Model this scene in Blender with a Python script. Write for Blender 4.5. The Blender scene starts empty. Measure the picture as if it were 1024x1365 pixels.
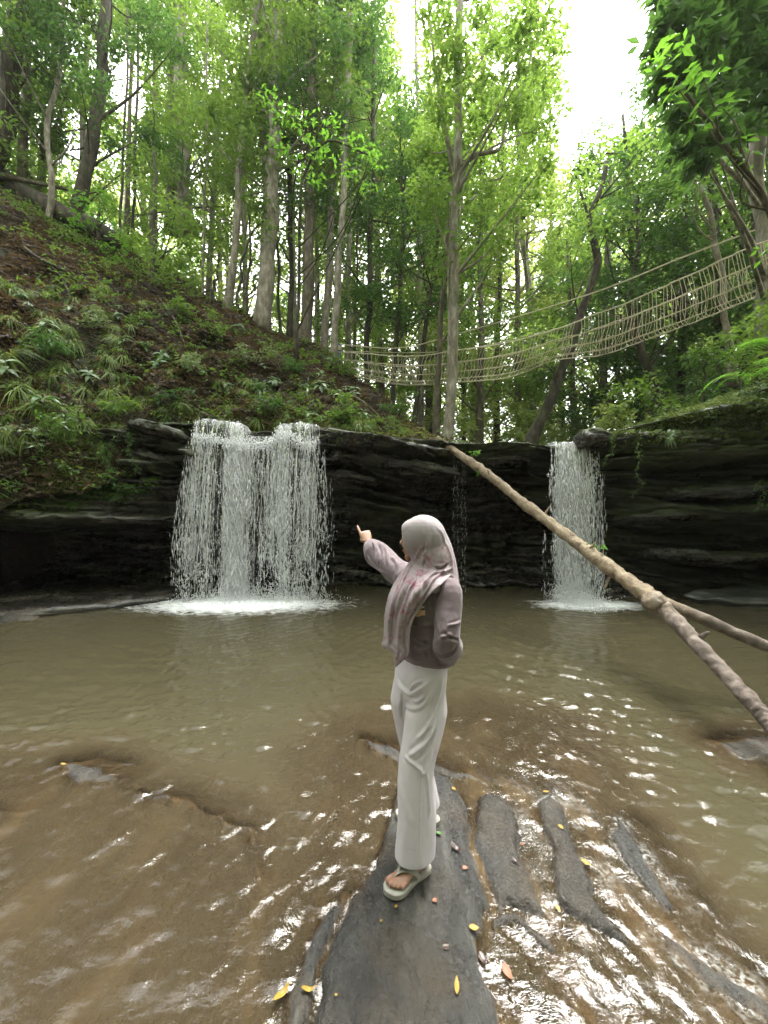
import bpy, bmesh, math, random
import numpy as np
from mathutils import Vector, Matrix, Quaternion
from mathutils.bvhtree import BVHTree
R = math.radians
random.seed(7)
RNG = np.random.default_rng(11)
SC = bpy.context.scene
COL = SC.collection
F, CX, CY, CH = 520.0, 512.0, 682.5, 1.58        # camera calibration: the lens looks level along +Y from 1.58 m

def P(px, py, Y):
    return Vector(((px - CX) / F * Y, Y, CH + (CY - py) / F * Y))

# ---------------------------------------------------------------- noise
def _h(ix, iy, iz, s):
    n = (ix.astype(np.int64) * 374761393 + iy.astype(np.int64) * 668265263 + iz.astype(np.int64) * 2147483647 + s * 974634777) & 0xffffffff
    n = ((n ^ (n >> 13)) * 1274126177) & 0xffffffff
    n = ((n ^ (n >> 16)) * 2246822519) & 0xffffffff
    n = n ^ (n >> 15)
    return (n & 0xffff) / 65535.0
def vnoise(x, y, z=0.0, s=0):
    x, y, z = np.broadcast_arrays(np.asarray(x, float), np.asarray(y, float), np.asarray(z, float))
    ix, iy, iz = np.floor(x), np.floor(y), np.floor(z)
    fx, fy, fz = x - ix, y - iy, z - iz
    fx = fx*fx*fx*(fx*(fx*6-15)+10); fy = fy*fy*fy*(fy*(fy*6-15)+10); fz = fz*fz*fz*(fz*(fz*6-15)+10)
    ix, iy, iz = ix.astype(np.int64), iy.astype(np.int64), iz.astype(np.int64)
    r = 0
    for a in (0, 1):
        for b in (0, 1):
            for c in (0, 1):
                w = (fx if a else 1-fx) * (fy if b else 1-fy) * (fz if c else 1-fz)
                r = r + w * _h(ix+a, iy+b, iz+c, s)
    return r * 2 - 1
def fbm(x, y, z=0.0, s=0, o=4, g=0.5):
    r = 0; a = 1; t = 0
    x, y, z = np.asarray(x, float), np.asarray(y, float), np.asarray(z, float)
    for i in range(o):
        r = r + a * vnoise(x, y, z, s + i * 17); t += a; a *= g; x = x*2.03; y = y*2.03; z = z*2.03
    return r / t
def sstep(a, b, x):
    t = np.clip((x - a) / (b - a), 0, 1); return t*t*(3-2*t)

# ---------------------------------------------------------------- mesh helpers
def mk_mesh(name, V, Fq, mat=None, smooth=True):
    V = np.asarray(V, np.float32).reshape(-1, 3); Fq = np.asarray(Fq, np.int32)
    m = bpy.data.meshes.new(name); n, k = Fq.shape
    m.vertices.add(len(V)); m.vertices.foreach_set('co', V.ravel())
    m.loops.add(n*k); m.loops.foreach_set('vertex_index', Fq.ravel())
    m.polygons.add(n); m.polygons.foreach_set('loop_start', np.arange(0, n*k, k, dtype=np.int32))
    m.polygons.foreach_set('loop_total', np.full(n, k, np.int32))
    m.polygons.foreach_set('use_smooth', np.full(n, smooth, bool))
    m.update(calc_edges=True); m.validate()
    if mat: m.materials.append(mat)
    return m
def attr(m, name, vals):
    a = m.attributes.new(name, 'FLOAT', 'POINT'); a.data.foreach_set('value', np.asarray(vals, np.float32).ravel())
def link(name, m, parent=None):
    o = bpy.data.objects.new(name, m); COL.objects.link(o)
    if parent is not None: o.parent = parent
    return o
def tag(o, label=None, cat=None, group=None, kind=None):
    if label: o['label'] = label
    if cat: o['category'] = cat
    if group: o['group'] = group
    if kind: o['kind'] = kind
    return o
def empty(name, loc=(0, 0, 0), rz=0):
    o = bpy.data.objects.new(name, None); COL.objects.link(o); o.location = loc; o.rotation_euler = (0, 0, rz); o.empty_display_size = .1
    return o
def copy_tree(o, parent=None):
    c = o.copy(); COL.objects.link(c); c.parent = parent
    for ch in [k for k in CHILD.get(o.name, [])]:
        copy_tree(ch, c)
    return c
CHILD = {}
def reg(parent, *ch): CHILD.setdefault(parent.name, []).extend(ch)

class MB:
    """collects quads, links them as one mesh"""
    def __init__(s): s.V = []; s.Q = []; s.n = 0; s.A = []
    def add(s, V, Q, a=None):
        V = np.asarray(V, float).reshape(-1, 3); Q = np.asarray(Q, int)
        if Q.shape[1] == 3: Q = np.concatenate([Q, Q[:, 2:3]], 1) if False else Q
        s.V.append(V); s.Q.append(Q + s.n); s.n += len(V)
        s.A.append(np.zeros(len(V)) if a is None else np.broadcast_to(a, (len(V),)))
    def mesh(s, name, mat, smooth=True, aname=None):
        m = mk_mesh(name, np.concatenate(s.V), np.concatenate(s.Q), mat, smooth)
        if aname: attr(m, aname, np.concatenate(s.A))
        return m
    def build(s, name, mat, parent=None, smooth=True, aname=None):
        return link(name, s.mesh(name, mat, smooth, aname), parent)

def grid_q(n, m, wrap=False):
    i = np.arange(n-1)[:, None]; j = np.arange(m if wrap else m-1)[None, :]
    a = i*m + j; b = i*m + (j+1) % m
    return np.stack([a, b, b+m, a+m], -1).reshape(-1, 4)
def tube(pts, rad, k=8, rough=0.0, seed=0, cap=True):
    P_ = np.asarray([tuple(p) for p in pts], float); n = len(P_)
    rad = np.broadcast_to(np.asarray(rad, float), (n,))
    T = np.gradient(P_, axis=0); T /= np.linalg.norm(T, axis=1)[:, None] + 1e-9
    up = np.array([0, 0, 1.]) if abs(T[0, 2]) < .9 else np.array([1., 0, 0])
    N = np.zeros_like(T); v = up - T[0]*np.dot(up, T[0]); N[0] = v/np.linalg.norm(v)
    for i in range(1, n):
        v = N[i-1] - T[i]*np.dot(N[i-1], T[i]); N[i] = v/(np.linalg.norm(v)+1e-9)
    B = np.cross(T, N); a = np.arange(k)*2*np.pi/k
    rr = rad[:, None] * np.ones((1, k))
    if rough:
        L = np.arange(n)[:, None]*.6
        rr = rr * (1 + rough*vnoise(np.cos(a)[None]*1.3+seed*3.1, np.sin(a)[None]*1.3, L, seed))
    V = P_[:, None] + rr[..., None]*(np.cos(a)[None, :, None]*N[:, None] + np.sin(a)[None, :, None]*B[:, None])
    Q = grid_q(n, k, True); V = V.reshape(-1, 3)
    if cap:
        V = np.concatenate([V, P_[:1], P_[-1:]]); c0 = n*k; c1 = n*k+1; j = np.arange(k)
        # caps as quads that reuse the centre vertex
        j2 = np.arange(0, k, 2)
        Q = np.concatenate([Q, np.stack([np.full(len(j2), c0), (j2+2) % k, (j2+1) % k, j2], -1),
                            np.stack([np.full(len(j2), c1), (n-1)*k+j2, (n-1)*k+(j2+1) % k, (n-1)*k+(j2+2) % k], -1)])
    return V, Q
def spline(pts, n):
    P_ = np.asarray([tuple(p) for p in pts], float)
    if len(P_) < 3:
        t = np.linspace(0, 1, n)[:, None]; return P_[0]*(1-t)+P_[-1]*t
    Q = np.concatenate([[2*P_[0]-P_[1]], P_, [2*P_[-1]-P_[-2]]]); out = []
    t = np.linspace(0, len(P_)-1-1e-6, n)
    for s in t:
        i = int(s); u = s-i; a, b, c, d = Q[i], Q[i+1], Q[i+2], Q[i+3]
        out.append(.5*((2*b)+(-a+c)*u+(2*a-5*b+4*c-d)*u*u+(-a+3*b-3*c+d)*u**3))
    return np.array(out)
def interp(xs, ys, x): return np.interp(x, xs, ys)

# ---------------------------------------------------------------- materials
def mat(name):
    m = bpy.data.materials.new(name); m.use_nodes = True; nt = m.node_tree; nt.nodes.clear()
    out = nt.nodes.new('ShaderNodeOutputMaterial'); return m, nt, out
def N(nt, t, ins=None, **kw):
    n = nt.nodes.new('ShaderNode'+t)
    for k, v in kw.items(): setattr(n, k, v)
    for k, v in (ins or {}).items():
        s = n.inputs[k]
        if isinstance(v, bpy.types.NodeSocket): nt.links.new(v, s)
        else: s.default_value = v
    return n
def ramp(nt, fac, stops, interp_='LINEAR'):
    n = nt.nodes.new('ShaderNodeValToRGB'); n.color_ramp.interpolation = interp_
    e = n.color_ramp.elements
    while len(e) > 1: e.remove(e[-1])
    for i, (p, c) in enumerate(stops):
        if not isinstance(c, tuple): c = (c, c, c)
        if i == 0: e[0].position = p; e[0].color = (*c, 1)
        else: el = e.new(p); el.color = (*c, 1)
    nt.links.new(fac, n.inputs[0]); return n.outputs[0]
def mixc(nt, f, a, b, mode='MIX'):
    n = nt.nodes.new('ShaderNodeMix'); n.data_type = 'RGBA'; n.blend_type = mode
    for s, v in ((n.inputs[0], f), (n.inputs[6], a), (n.inputs[7], b)):
        if isinstance(v, bpy.types.NodeSocket): nt.links.new(v, s)
        else: s.default_value = v if not isinstance(v, tuple) else (*v[:3], 1)
    return n.outputs[2]
def mth(nt, op, a, b=0.0, clamp=False):
    n = nt.nodes.new('ShaderNodeMath'); n.operation = op; n.use_clamp = clamp
    for s, v in ((n.inputs[0], a), (n.inputs[1], b)):
        if isinstance(v, bpy.types.NodeSocket): nt.links.new(v, s)
        else: s.default_value = v
    return n.outputs[0]
def objco(nt, scale=(1, 1, 1), rot=(0, 0, 0)):
    g = N(nt, 'TexCoord'); m = N(nt, 'Mapping', {'Vector': g.outputs['Object'], 'Scale': scale, 'Rotation': rot}); return m.outputs[0]
def noise(nt, vec, scale, detail=4, rough=.55, dist=0):
    return N(nt, 'TexNoise', {'Vector': vec, 'Scale': scale, 'Detail': detail, 'Roughness': rough, 'Distortion': dist}).outputs['Fac']

def leaf_mat(name, dark, mid, light, trans=.45, rough=.45, spec=.5, posvar=.6):
    m, nt, out = mat(name)
    a = N(nt, 'Attribute', attribute_name='rnd').outputs['Fac']
    oi = N(nt, 'ObjectInfo').outputs['Random']
    nz = noise(nt, objco(nt), posvar, 2)
    f = mth(nt, 'ADD', mth(nt, 'MULTIPLY', a, .5), mth(nt, 'MULTIPLY', nz, .5))
    f = mth(nt, 'ADD', f, mth(nt, 'MULTIPLY', mth(nt, 'SUBTRACT', oi, .5), .22), clamp=True)
    c = ramp(nt, f, [(.2, dark), (.5, mid), (.8, light)])
    p = N(nt, 'BsdfPrincipled', {'Base Color': c, 'Roughness': rough, 'Specular IOR Level': spec})
    c2 = mixc(nt, .6, c, (min(.75, light[0]*3.4), min(.8, light[1]*3.2), light[2]*1.6))
    t = N(nt, 'BsdfTranslucent', {'Color': c2})
    mx = N(nt, 'MixShader', {0: trans, 1: p.outputs[0], 2: t.outputs[0]})
    nt.links.new(mx.outputs[0], out.inputs[0]); return m
def simple(name, col, rough=.6, nscale=20, var=.35, bump=.0, bscale=60, spec=.5, trans=0, stretch=(1, 1, 1), metal=0):
    m, nt, out = mat(name); co = objco(nt, stretch)
    nz = noise(nt, co, nscale, 5)
    c = ramp(nt, nz, [(.25, tuple(x*(1-var) for x in col)), (.75, tuple(min(1, x*(1+var)) for x in col))])
    p = N(nt, 'BsdfPrincipled', {'Base Color': c, 'Roughness': rough, 'Specular IOR Level': spec, 'Metallic': metal})
    if bump:
        b = N(nt, 'Bump', {'Height': noise(nt, co, bscale, 5), 'Strength': bump, 'Distance': .01}); nt.links.new(b.outputs[0], p.inputs['Normal'])
    s = p.outputs[0]
    if trans:
        t = N(nt, 'BsdfTranslucent', {'Color': c}); s = N(nt, 'MixShader', {0: trans, 1: s, 2: t.outputs[0]}).outputs[0]
    nt.links.new(s, out.inputs[0]); return m

M = {}
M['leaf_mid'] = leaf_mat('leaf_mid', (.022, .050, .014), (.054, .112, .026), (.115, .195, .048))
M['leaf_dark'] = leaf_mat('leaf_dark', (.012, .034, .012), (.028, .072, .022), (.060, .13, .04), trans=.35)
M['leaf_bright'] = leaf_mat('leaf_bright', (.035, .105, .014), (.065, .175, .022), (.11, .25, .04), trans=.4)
M['leaf_far'] = leaf_mat('leaf_far', (.055, .105, .032), (.115, .19, .058), (.20, .30, .10), trans=.5)  # leaf colour raised to stand in for daylight on the background foliage
M['leaf_glossy'] = leaf_mat('leaf_glossy', (.03, .08, .02), (.055, .13, .03), (.11, .21, .05), trans=.25, rough=.28)
M['grass'] = leaf_mat('grass_blade', (.05, .095, .015), (.12, .20, .035), (.27, .36, .09), trans=.35, rough=.4, posvar=2)
M['moss'] = leaf_mat('moss_leaf', (.03, .055, .010), (.06, .10, .018), (.11, .16, .03), trans=.2, rough=.8)
M['dry'] = leaf_mat('dry_leaf', (.018, .011, .007), (.055, .034, .020), (.17, .115, .075), trans=.15, rough=.6)

def bark(name, a, b, c, moss=.3):
    m, nt, out = mat(name)
    co = objco(nt, (1, 1, .35)); n1 = noise(nt, co, 9, 7, .65); n2 = noise(nt, objco(nt), 2.2, 4)
    col = ramp(nt, n1, [(.3, a), (.5, b), (.68, c)])
    col = mixc(nt, mth(nt, 'MULTIPLY', ramp(nt, n2, [(.5, 0.), (.62, 1.)]), moss), col, (.05, .075, .025))
    p = N(nt, 'BsdfPrincipled', {'Base Color': col, 'Roughness': .85})
    b_ = N(nt, 'Bump', {'Height': n1, 'Strength': .7, 'Distance': .03}); nt.links.new(b_.outputs[0], p.inputs['Normal'])
    nt.links.new(p.outputs[0], out.inputs[0]); return m
M['bark_pale'] = bark('bark_pale', (.10, .085, .06), (.24, .21, .16), (.42, .39, .33), .35)
M['bark_brown'] = bark('bark_brown', (.05, .038, .026), (.11, .088, .06), (.22, .19, .14), .4)
M['bark_dark'] = bark('bark_dark', (.025, .02, .015), (.055, .045, .03), (.12, .10, .07), .3)

def rockmat(name, base, moss, wet=.35, mossmax=.9, hi=None):
    m, nt, out = mat(name)
    g = N(nt, 'TexCoord').outputs['Object']
    st = N(nt, 'Mapping', {'Vector': g, 'Scale': (.5, .5, 5), 'Rotation': (0, R(2), 0)}).outputs[0]
    n1 = noise(nt, st, 2.2, 8, .65, .4); n2 = noise(nt, g, 1.3, 6, .6); n3 = noise(nt, g, 14, 6, .65)
    hi = hi or tuple(x*3.0 for x in base)
    c = ramp(nt, n1, [(.36, tuple(x*.35 for x in base)), (.5, base), (.60, tuple((x+y)/2 for x, y in zip(base, hi))), (.68, hi)])
    c = mixc(nt, ramp(nt, n2, [(.52, 0.), (.7, .25)]), c, (base[0]*1.9, base[1]*1.35, base[2]*.8))
    at = N(nt, 'Attribute', attribute_name='moss').outputs['Fac']
    mf = mth(nt, 'MULTIPLY', at, ramp(nt, mth(nt, 'ADD', mth(nt, 'MULTIPLY', n2, .6), mth(nt, 'MULTIPLY', n3, .4)), [(.40, 0.), (.55, 1.)]))
    mf = mth(nt, 'MULTIPLY', mf, mossmax, clamp=True)
    c = mixc(nt, mf, c, mixc(nt, n3, tuple(x*.5 for x in moss), tuple(x*1.7 for x in moss)))
    rg = mth(nt, 'ADD', mth(nt, 'MULTIPLY', n3, .35), wet-.1); rg = mixc(nt, mf, rg, (.9, .9, .9))
    p = N(nt, 'BsdfPrincipled', {'Base Color': c, 'Roughness': rg, 'Specular IOR Level': .5})
    h = mth(nt, 'ADD', mth(nt, 'MULTIPLY', n1, 1.5), mth(nt, 'MULTIPLY', n3, .5))
    b_ = N(nt, 'Bump', {'Height': h, 'Strength': .7, 'Distance': .025}); nt.links.new(b_.outputs[0], p.inputs['Normal'])
    nt.links.new(p.outputs[0], out.inputs[0]); return m
M['cliff'] = rockmat('cliff_rock', (.019, .0165, .014), (.045, .062, .014), .20, hi=(.12, .105, .085))  # pale hi bands: dry rock faces, plus wet highlights painted into the colour
M['slab'] = rockmat('slab_rock', (.06, .06, .055), (.07, .09, .03), .3, .5)

# ---------------------------------------------------------------- camera, world, sun
cam = bpy.data.cameras.new('camera'); co_ = bpy.data.objects.new('camera', cam); COL.objects.link(co_)
co_.location = (0, 0, CH); co_.rotation_euler = (R(90), 0, 0)
cam.sensor_fit = 'HORIZONTAL'; cam.sensor_width = 36; cam.lens = 36 * F / 1024; cam.clip_start = .05; cam.clip_end = 2000
SC.camera = co_
w = bpy.data.worlds.new('World'); SC.world = w; w.use_nodes = True; nt = w.node_tree; nt.nodes.clear()
SUN_EL, SUN_AZ = R(62), R(20)
sky = nt.nodes.new('ShaderNodeTexSky'); sky.sky_type = 'NISHITA'; sky.sun_disc = False
sky.sun_elevation = SUN_EL; sky.sun_rotation = SUN_AZ; sky.air_density = 1.0; sky.dust_density = 3.0; sky.ozone_density = .5
hs = nt.nodes.new('ShaderNodeHueSaturation'); hs.inputs['Saturation'].default_value = .04; hs.inputs['Value'].default_value = 1.0
nt.links.new(sky.outputs[0], hs.inputs['Color'])
bg = nt.nodes.new('ShaderNodeBackground'); bg.inputs[1].default_value = .15
nt.links.new(hs.outputs[0], bg.inputs[0]); wo = nt.nodes.new('ShaderNodeOutputWorld'); nt.links.new(bg.outputs[0], wo.inputs[0])
sl = bpy.data.lights.new('sun', 'SUN'); sl.energy = 1.4; sl.angle = R(28); sl.color = (1, .96, .88)
so = bpy.data.objects.new('sun', sl); COL.objects.link(so)
# blender's sky: rotation measured from +Y towards +X
d = Vector((math.sin(SUN_AZ)*math.cos(SUN_EL), math.cos(SUN_AZ)*math.cos(SUN_EL), math.sin(SUN_EL)))
so.rotation_euler = d.to_track_quat('Z', 'Y').to_euler()
SC.view_settings.view_transform = 'Standard'; SC.view_settings.look = 'None'; SC.view_settings.gamma = 1; SC.view_settings.exposure = 3.1
SC.render.engine = 'CYCLES'
SC.cycles.max_bounces = 8; SC.cycles.transparent_max_bounces = 16; SC.cycles.sample_clamp_indirect = 6
SC.cycles.use_denoising = True

# the humid air of the gorge
hzm, nt, out = mat('humid_air'); pv = nt.nodes.new('ShaderNodeVolumePrincipled'); pv.inputs['Color'].default_value = (.9, .95, .88, 1); pv.inputs['Density'].default_value = HAZE = .0004; pv.inputs['Anisotropy'].default_value = .3
nt.links.new(pv.outputs[0], out.inputs['Volume'])
if HAZE:
    hb_ = np.array([(x, y, z) for x in (-430, 430) for y in (-430, 430) for z in (-4, 48)], float)
    hz_o = link('haze', mk_mesh('haze', hb_, [(0,1,3,2),(4,6,7,5),(0,4,5,1),(2,3,7,6),(0,2,6,4),(1,5,7,3)], hzm, False)); tag(hz_o, 'faint humid haze hanging in the forest', kind='stuff')
# ================================================================ TERRAIN
def strata(x, z, seed=0, f=5.0):
    """ledge-like offset: sharp steps with height, wandering slowly along x"""
    w_ = z*f + 1.2*fbm(x*.35, 0, 0, seed, 3) + .18*x
    r = 0
    for k, (ff, a) in enumerate(((1, 1.), (2.7, .55), (6.1, .32))):
        t = w_*ff + k*3.3; i = np.floor(t); u = t-i
        n0 = vnoise(x*.5*ff**.5, i*7.3, 0, seed+k); n1 = vnoise(x*.5*ff**.5, (i+1)*7.3, 0, seed+k)
        r = r + a*(.8*n0 + .8*(n1-n0)*sstep(.86, 1.0, u) + .42*(1-(1-np.abs(2*u-1)**5)*(.75+.25*u)))
    return r

# profile of the cliff at stations along x: (Y, z) from below the water, up the undercut wall, over the lip, back under the soil
ST = {
 -12.: [(7.6,-.8),(7.6,0),(8.0,.5),(7.8,1.0),(5.6,1.35),(5.4,1.8),(6.2,2.1),(6.4,2.5),(5.6,2.9),(6.6,3.2)],
 -7.5: [(7.6,-.8),(7.6,0),(8.3,.5),(8.2,1.1),(6.6,1.42),(6.45,1.75),(7.1,2.0),(7.2,2.45),(6.4,2.75),(7.4,3.0)],
 -5.0: [(7.7,-.8),(7.7,0),(8.4,.5),(8.3,1.1),(7.0,1.38),(6.9,1.8),(7.3,2.05),(7.5,2.6),(6.9,3.0),(7.8,3.2)],
 -4.1: [(7.9,-.8),(7.9,0),(8.4,.5),(8.4,1.2),(7.5,1.40),(7.55,1.9),(7.7,2.4),(7.7,2.85),(7.45,3.25),(8.3,3.45)],
 -3.5: [(8.0,-.8),(8.0,0),(8.4,.5),(8.4,1.2),(8.0,1.5),(7.9,2.0),(7.9,2.5),(7.7,2.95),(7.55,3.27),(8.3,3.35)],
 -2.6: [(8.0,-.8),(8.0,0),(8.4,.5),(8.4,1.2),(8.1,1.6),(8.0,2.1),(7.9,2.6),(7.75,2.85),(7.7,3.10),(8.3,3.25)],
 -1.9: [(8.0,-.8),(8.0,0),(8.4,.5),(8.4,1.2),(8.1,1.6),(8.0,2.1),(7.9,2.6),(7.7,2.9),(7.6,3.17),(8.3,3.25)],
 -1.1: [(8.0,-.8),(8.0,0),(8.3,.5),(8.3,1.1),(8.0,1.6),(8.0,2.0),(7.9,2.4),(7.6,2.8),(7.55,3.17),(8.3,3.30)],
  0.2: [(8.1,-.8),(8.1,0),(8.5,.5),(8.4,1.1),(8.1,1.6),(8.2,1.9),(8.0,2.3),(7.7,2.6),(7.6,3.02),(8.4,3.15)],
  1.4: [(8.1,-.8),(8.1,0),(8.6,.5),(8.6,1.1),(8.4,1.6),(8.4,1.9),(8.0,2.2),(7.7,2.5),(7.6,2.88),(8.4,2.95)],
  2.6: [(8.1,-.8),(8.1,0),(8.7,.5),(8.8,1.2),(8.8,1.8),(8.7,2.2),(8.0,2.45),(7.5,2.6),(7.35,2.85),(8.4,2.92)],
  3.3: [(8.1,-.8),(8.1,0),(8.7,.5),(8.8,1.2),(8.8,1.8),(8.6,2.2),(8.0,2.45),(7.5,2.6),(7.3,2.80),(8.3,2.85)],
  3.95:[(8.0,-.8),(8.0,0),(8.5,.5),(8.6,1.2),(8.5,1.8),(8.3,2.2),(7.8,2.45),(7.4,2.6),(7.2,2.80),(8.3,2.88)],
  4.3: [(7.9,-.8),(7.9,0),(8.3,.5),(8.4,1.2),(8.3,1.8),(8.0,2.1),(7.6,2.3),(6.9,2.55),(6.75,3.02),(7.8,3.1)],
  5.2: [(7.5,-.8),(7.5,0),(8.0,.5),(8.0,1.1),(7.8,1.6),(7.7,2.0),(7.6,2.4),(6.4,2.62),(6.3,3.20),(7.4,3.3)],
  6.0: [(7.2,-.8),(7.2,0),(7.8,.5),(7.6,1.1),(7.3,1.6),(7.4,2.0),(7.5,2.35),(6.15,2.62),(6.05,3.45),(7.2,3.6)],
  7.5: [(6.9,-.8),(6.9,0),(7.5,.5),(7.3,1.1),(6.9,1.6),(7.0,2.0),(7.3,2.5),(5.8,2.8),(5.7,3.8),(6.8,4.1)],
  12.: [(6.0,-.8),(6.0,0),(6.6,.5),(6.4,1.1),(6.0,1.6),(6.0,2.0),(6.5,2.5),(4.8,2.9),(4.7,4.0),(6.0,4.6)],
}
SEG = [6, 16, 16, 14, 16, 16, 16, 20, 16, 12]
def cliff_profile(xq):
    xs = sorted(ST); A = np.array([ST[k] for k in xs])          # stations x 10 x 2
    return np.stack([[np.interp(xq, xs, A[:, k, c]) for c in (0, 1)] for k in range(11)]).transpose(2, 0, 1)
def smooth_poly(pf, seg):
    # pf: n x 10 x 2 -> catmull-rom along axis 1
    n = pf.shape[0]; E = np.concatenate([2*pf[:, :1]-pf[:, 1:2], pf, 2*pf[:, -1:]-pf[:, -2:-1]], 1); out = []
    for k, c in enumerate(seg):
        t = np.arange(c)/c
        if k == len(seg)-1: t = np.linspace(0, 1, c)
        a, b, c_, d_ = E[:, k], E[:, k+1], E[:, k+2], E[:, k+3]; T = .55
        for u in t:
            m1 = (c_-a)*.5*T*1.4; m2 = (d_-b)*.5*T*1.4
            out.append((2*u**3-3*u**2+1)*b + (u**3-2*u**2+u)*m1 + (-2*u**3+3*u**2)*c_ + (u**3-u**2)*m2)
    return np.stack(out, 1)
for k_ in ST:                                                       # hollow the foot of the wall out under its ledges
    q = [list(p) for p in ST[k_]]; dp_ = 1.0 if k_ < -4 else .55 if k_ < 2 else .8
    q[2][0] += dp_; q[3][0] += dp_*.9; q[1][0] += dp_*.35; q[0][0] += dp_*.3; q[4][0] -= .06; q[4][1] -= .05; q.append([10.7, q[9][1]-.1]); ST[k_] = q
cx = np.arange(-11.5, 11.5, .04); pf = smooth_poly(cliff_profile(cx), SEG)
X = np.repeat(cx[:, None], pf.shape[1], 1); Yc = pf[..., 0]; Zc = pf[..., 1]
rows = np.arange(pf.shape[1]); topw = sstep(sum(SEG)-32, sum(SEG)-18, rows)[None, :]; botw = sstep(0, 8, rows)[None, :]
D = strata(X, Zc+.10*np.clip(X, -4, 3)+.06*np.sin(X*1.1), 3, 4.5)*.46 + fbm(X*1.2, Zc*2.5, Yc, 5, 5)*.22 + .06*np.round(2.2*vnoise(X*1.7+.6*Zc, Zc*3.1, 0, 77))/2.2 + .04*np.round(2*vnoise(X*4.1, Zc*6.7, 0, 78))/2
LEDGES = [(-1.3,1.4,2.95,2.62,.34,.34),(-1.3,1.5,2.55,2.05,.30,.30),(-1.2,2.9,1.92,2.15,.22,.25),(-1.4,3.0,1.30,.50,.28,.26),(-1.5,2.8,.75,.22,.30,.24),(-5.3,-3.3,3.15,2.45,.30,.30),(-5.0,-3.4,2.55,2.0,.22,.25),
    (4.0,8.0,2.15,2.75,.32,.38),(4.0,9.0,1.40,1.62,.38,.34),(3.9,9.0,.72,.85,.40,.30),(4.2,8.0,1.85,2.1,.25,.25),(-9.0,-4.0,.95,.75,.35,.3),(1.2,3.1,2.45,2.30,.25,.25)]
for (lx0, lx1, lz0, lz1, am, th_) in LEDGES:
    t_ = (X-lx0)/(lx1-lx0); zc_ = lz0+(lz1-lz0)*t_+.07*vnoise(X*1.3, lz0*5, 0, 141)+.03*vnoise(X*4, lz0*5, 0, 142); u_ = (Zc-zc_)/th_
    env = np.clip(np.sin(np.pi*np.clip(t_, 0, 1))*2.2, 0, 1)*(.75+.45*vnoise(X*1.1, lz0*9, 0, 143)); D = D - 1.8*am*env*sstep(-.04, .07, u_)*(1-sstep(.25, 1.0, u_))*(1-topw*.7)
D *= (1-topw)*botw*.95 + .05
Yc = Yc + D
Zc = Zc + .05*topw*fbm(X*1.6, Yc*1.6, 0, 8, 4) + .035*(1-topw)*fbm(X*3, Zc*6, 1, 9, 4)*botw
X = X + .05*fbm(X*2, Zc*2, 7, 12, 3)
V = np.stack([X, Yc, Zc], -1)
mossf = np.clip(sstep(-4.1, -6, X)*sstep(1.2, 1.6, Zc) + sstep(4.1, 4.9, X)*(.45+.55*sstep(2.4, 2.8, Zc)) + .25*sstep(2.9, 3.1, Zc)*topw, 0, 1)
mossf = np.clip(mossf + .5*sstep(.1, .5, vnoise(X*.8, Zc*1.5, 0, 31))*sstep(.3, .8, Zc), 0, 1)
V_cl = V.reshape(-1, 3); Q_cl = grid_q(*X.shape)
m = mk_mesh('cliff', V_cl, Q_cl, M['cliff']); attr(m, 'moss', mossf)
cliff = link('rock_cliff', m); tag(cliff, 'dark wet layered rock cliff with undercut ledges behind the pool', kind='structure')

# ---- left hillside
HL = [(-420,700,5.2,-40,11.5),(-200,640,5.4,120,12),(0,588,6.5,238,13),(80,592,6.7,288,13),(150,577,7.2,325,13),(200,558,7.8,350,13),(280,563,8.0,395,12.7),(350,570,8.1,430,12.4),
      (430,574,8.1,466,12.2),(500,580,8.1,522,11.2),(570,590,8.2,579,9.6),(625,600,8.3,597,9.0)]
nu, nv = 420, 200
u = np.linspace(HL[0][0], HL[-1][0], nu); hx = [h[0] for h in HL]
lo = np.array([P(a, np.interp(a, hx, [h[1] for h in HL]), np.interp(a, hx, [h[2] for h in HL])) for a in u])
hi = np.array([P(a, np.interp(a, hx, [h[3] for h in HL]), np.interp(a, hx, [h[4] for h in HL])) for a in u])
lo[:, 2] += .03
v = np.linspace(-.08, 1.7, nv)
H = np.zeros((nu, nv, 3)); vv = v[None, :, None]
H[:] = lo[:, None]*(1-np.minimum(vv, 1)) + hi[:, None]*np.minimum(vv, 1)
bulge = np.sin(np.clip(v, 0, 1)*np.pi)
ht = (hi[:, 2]-lo[:, 2])[:, None]
H[..., 1] -= .10*ht*bulge[None]; H[..., 2] += .02*ht*bulge[None]
over = np.maximum(v-1, 0)                                            # beyond the ridge it rolls back and down
H[..., 1] += over[None]*9.0; H[..., 2] -= over[None]**1.2*5*np.clip(ht/5, .0, 1)
H[..., 0] -= over[None]*1.0
under = np.maximum(-v, 0); H[..., 1] += under[None]*6; H[..., 2] -= under[None]*2
H[..., 1] -= .16*fbm(H[..., 0]*5.5, H[..., 1]*4, H[..., 2]*5.5, 48, 3)*sstep(0, .06, v)[None]
nz = fbm(H[..., 0]*.9, H[..., 1]*.9, H[..., 2]*.9, 21, 5)
wgt = sstep(0, .06, v)[None]*np.clip(ht/3, .15, 1)
H[..., 2] += nz*.42*wgt; H[..., 1] -= fbm(H[..., 0]*2.3, H[..., 1]*2, H[..., 2]*2.3, 44, 4)*.25*wgt
V_h = H.reshape(-1, 3); Q_h = grid_q(nu, nv)[:, ::-1]
sm, nt, out = mat('hill_soil')
g = N(nt, 'TexCoord').outputs['Object']
n1 = noise(nt, g, 7, 8, .7); n2 = noise(nt, g, .9, 4); n3 = noise(nt, g, 30, 5, .7)
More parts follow.
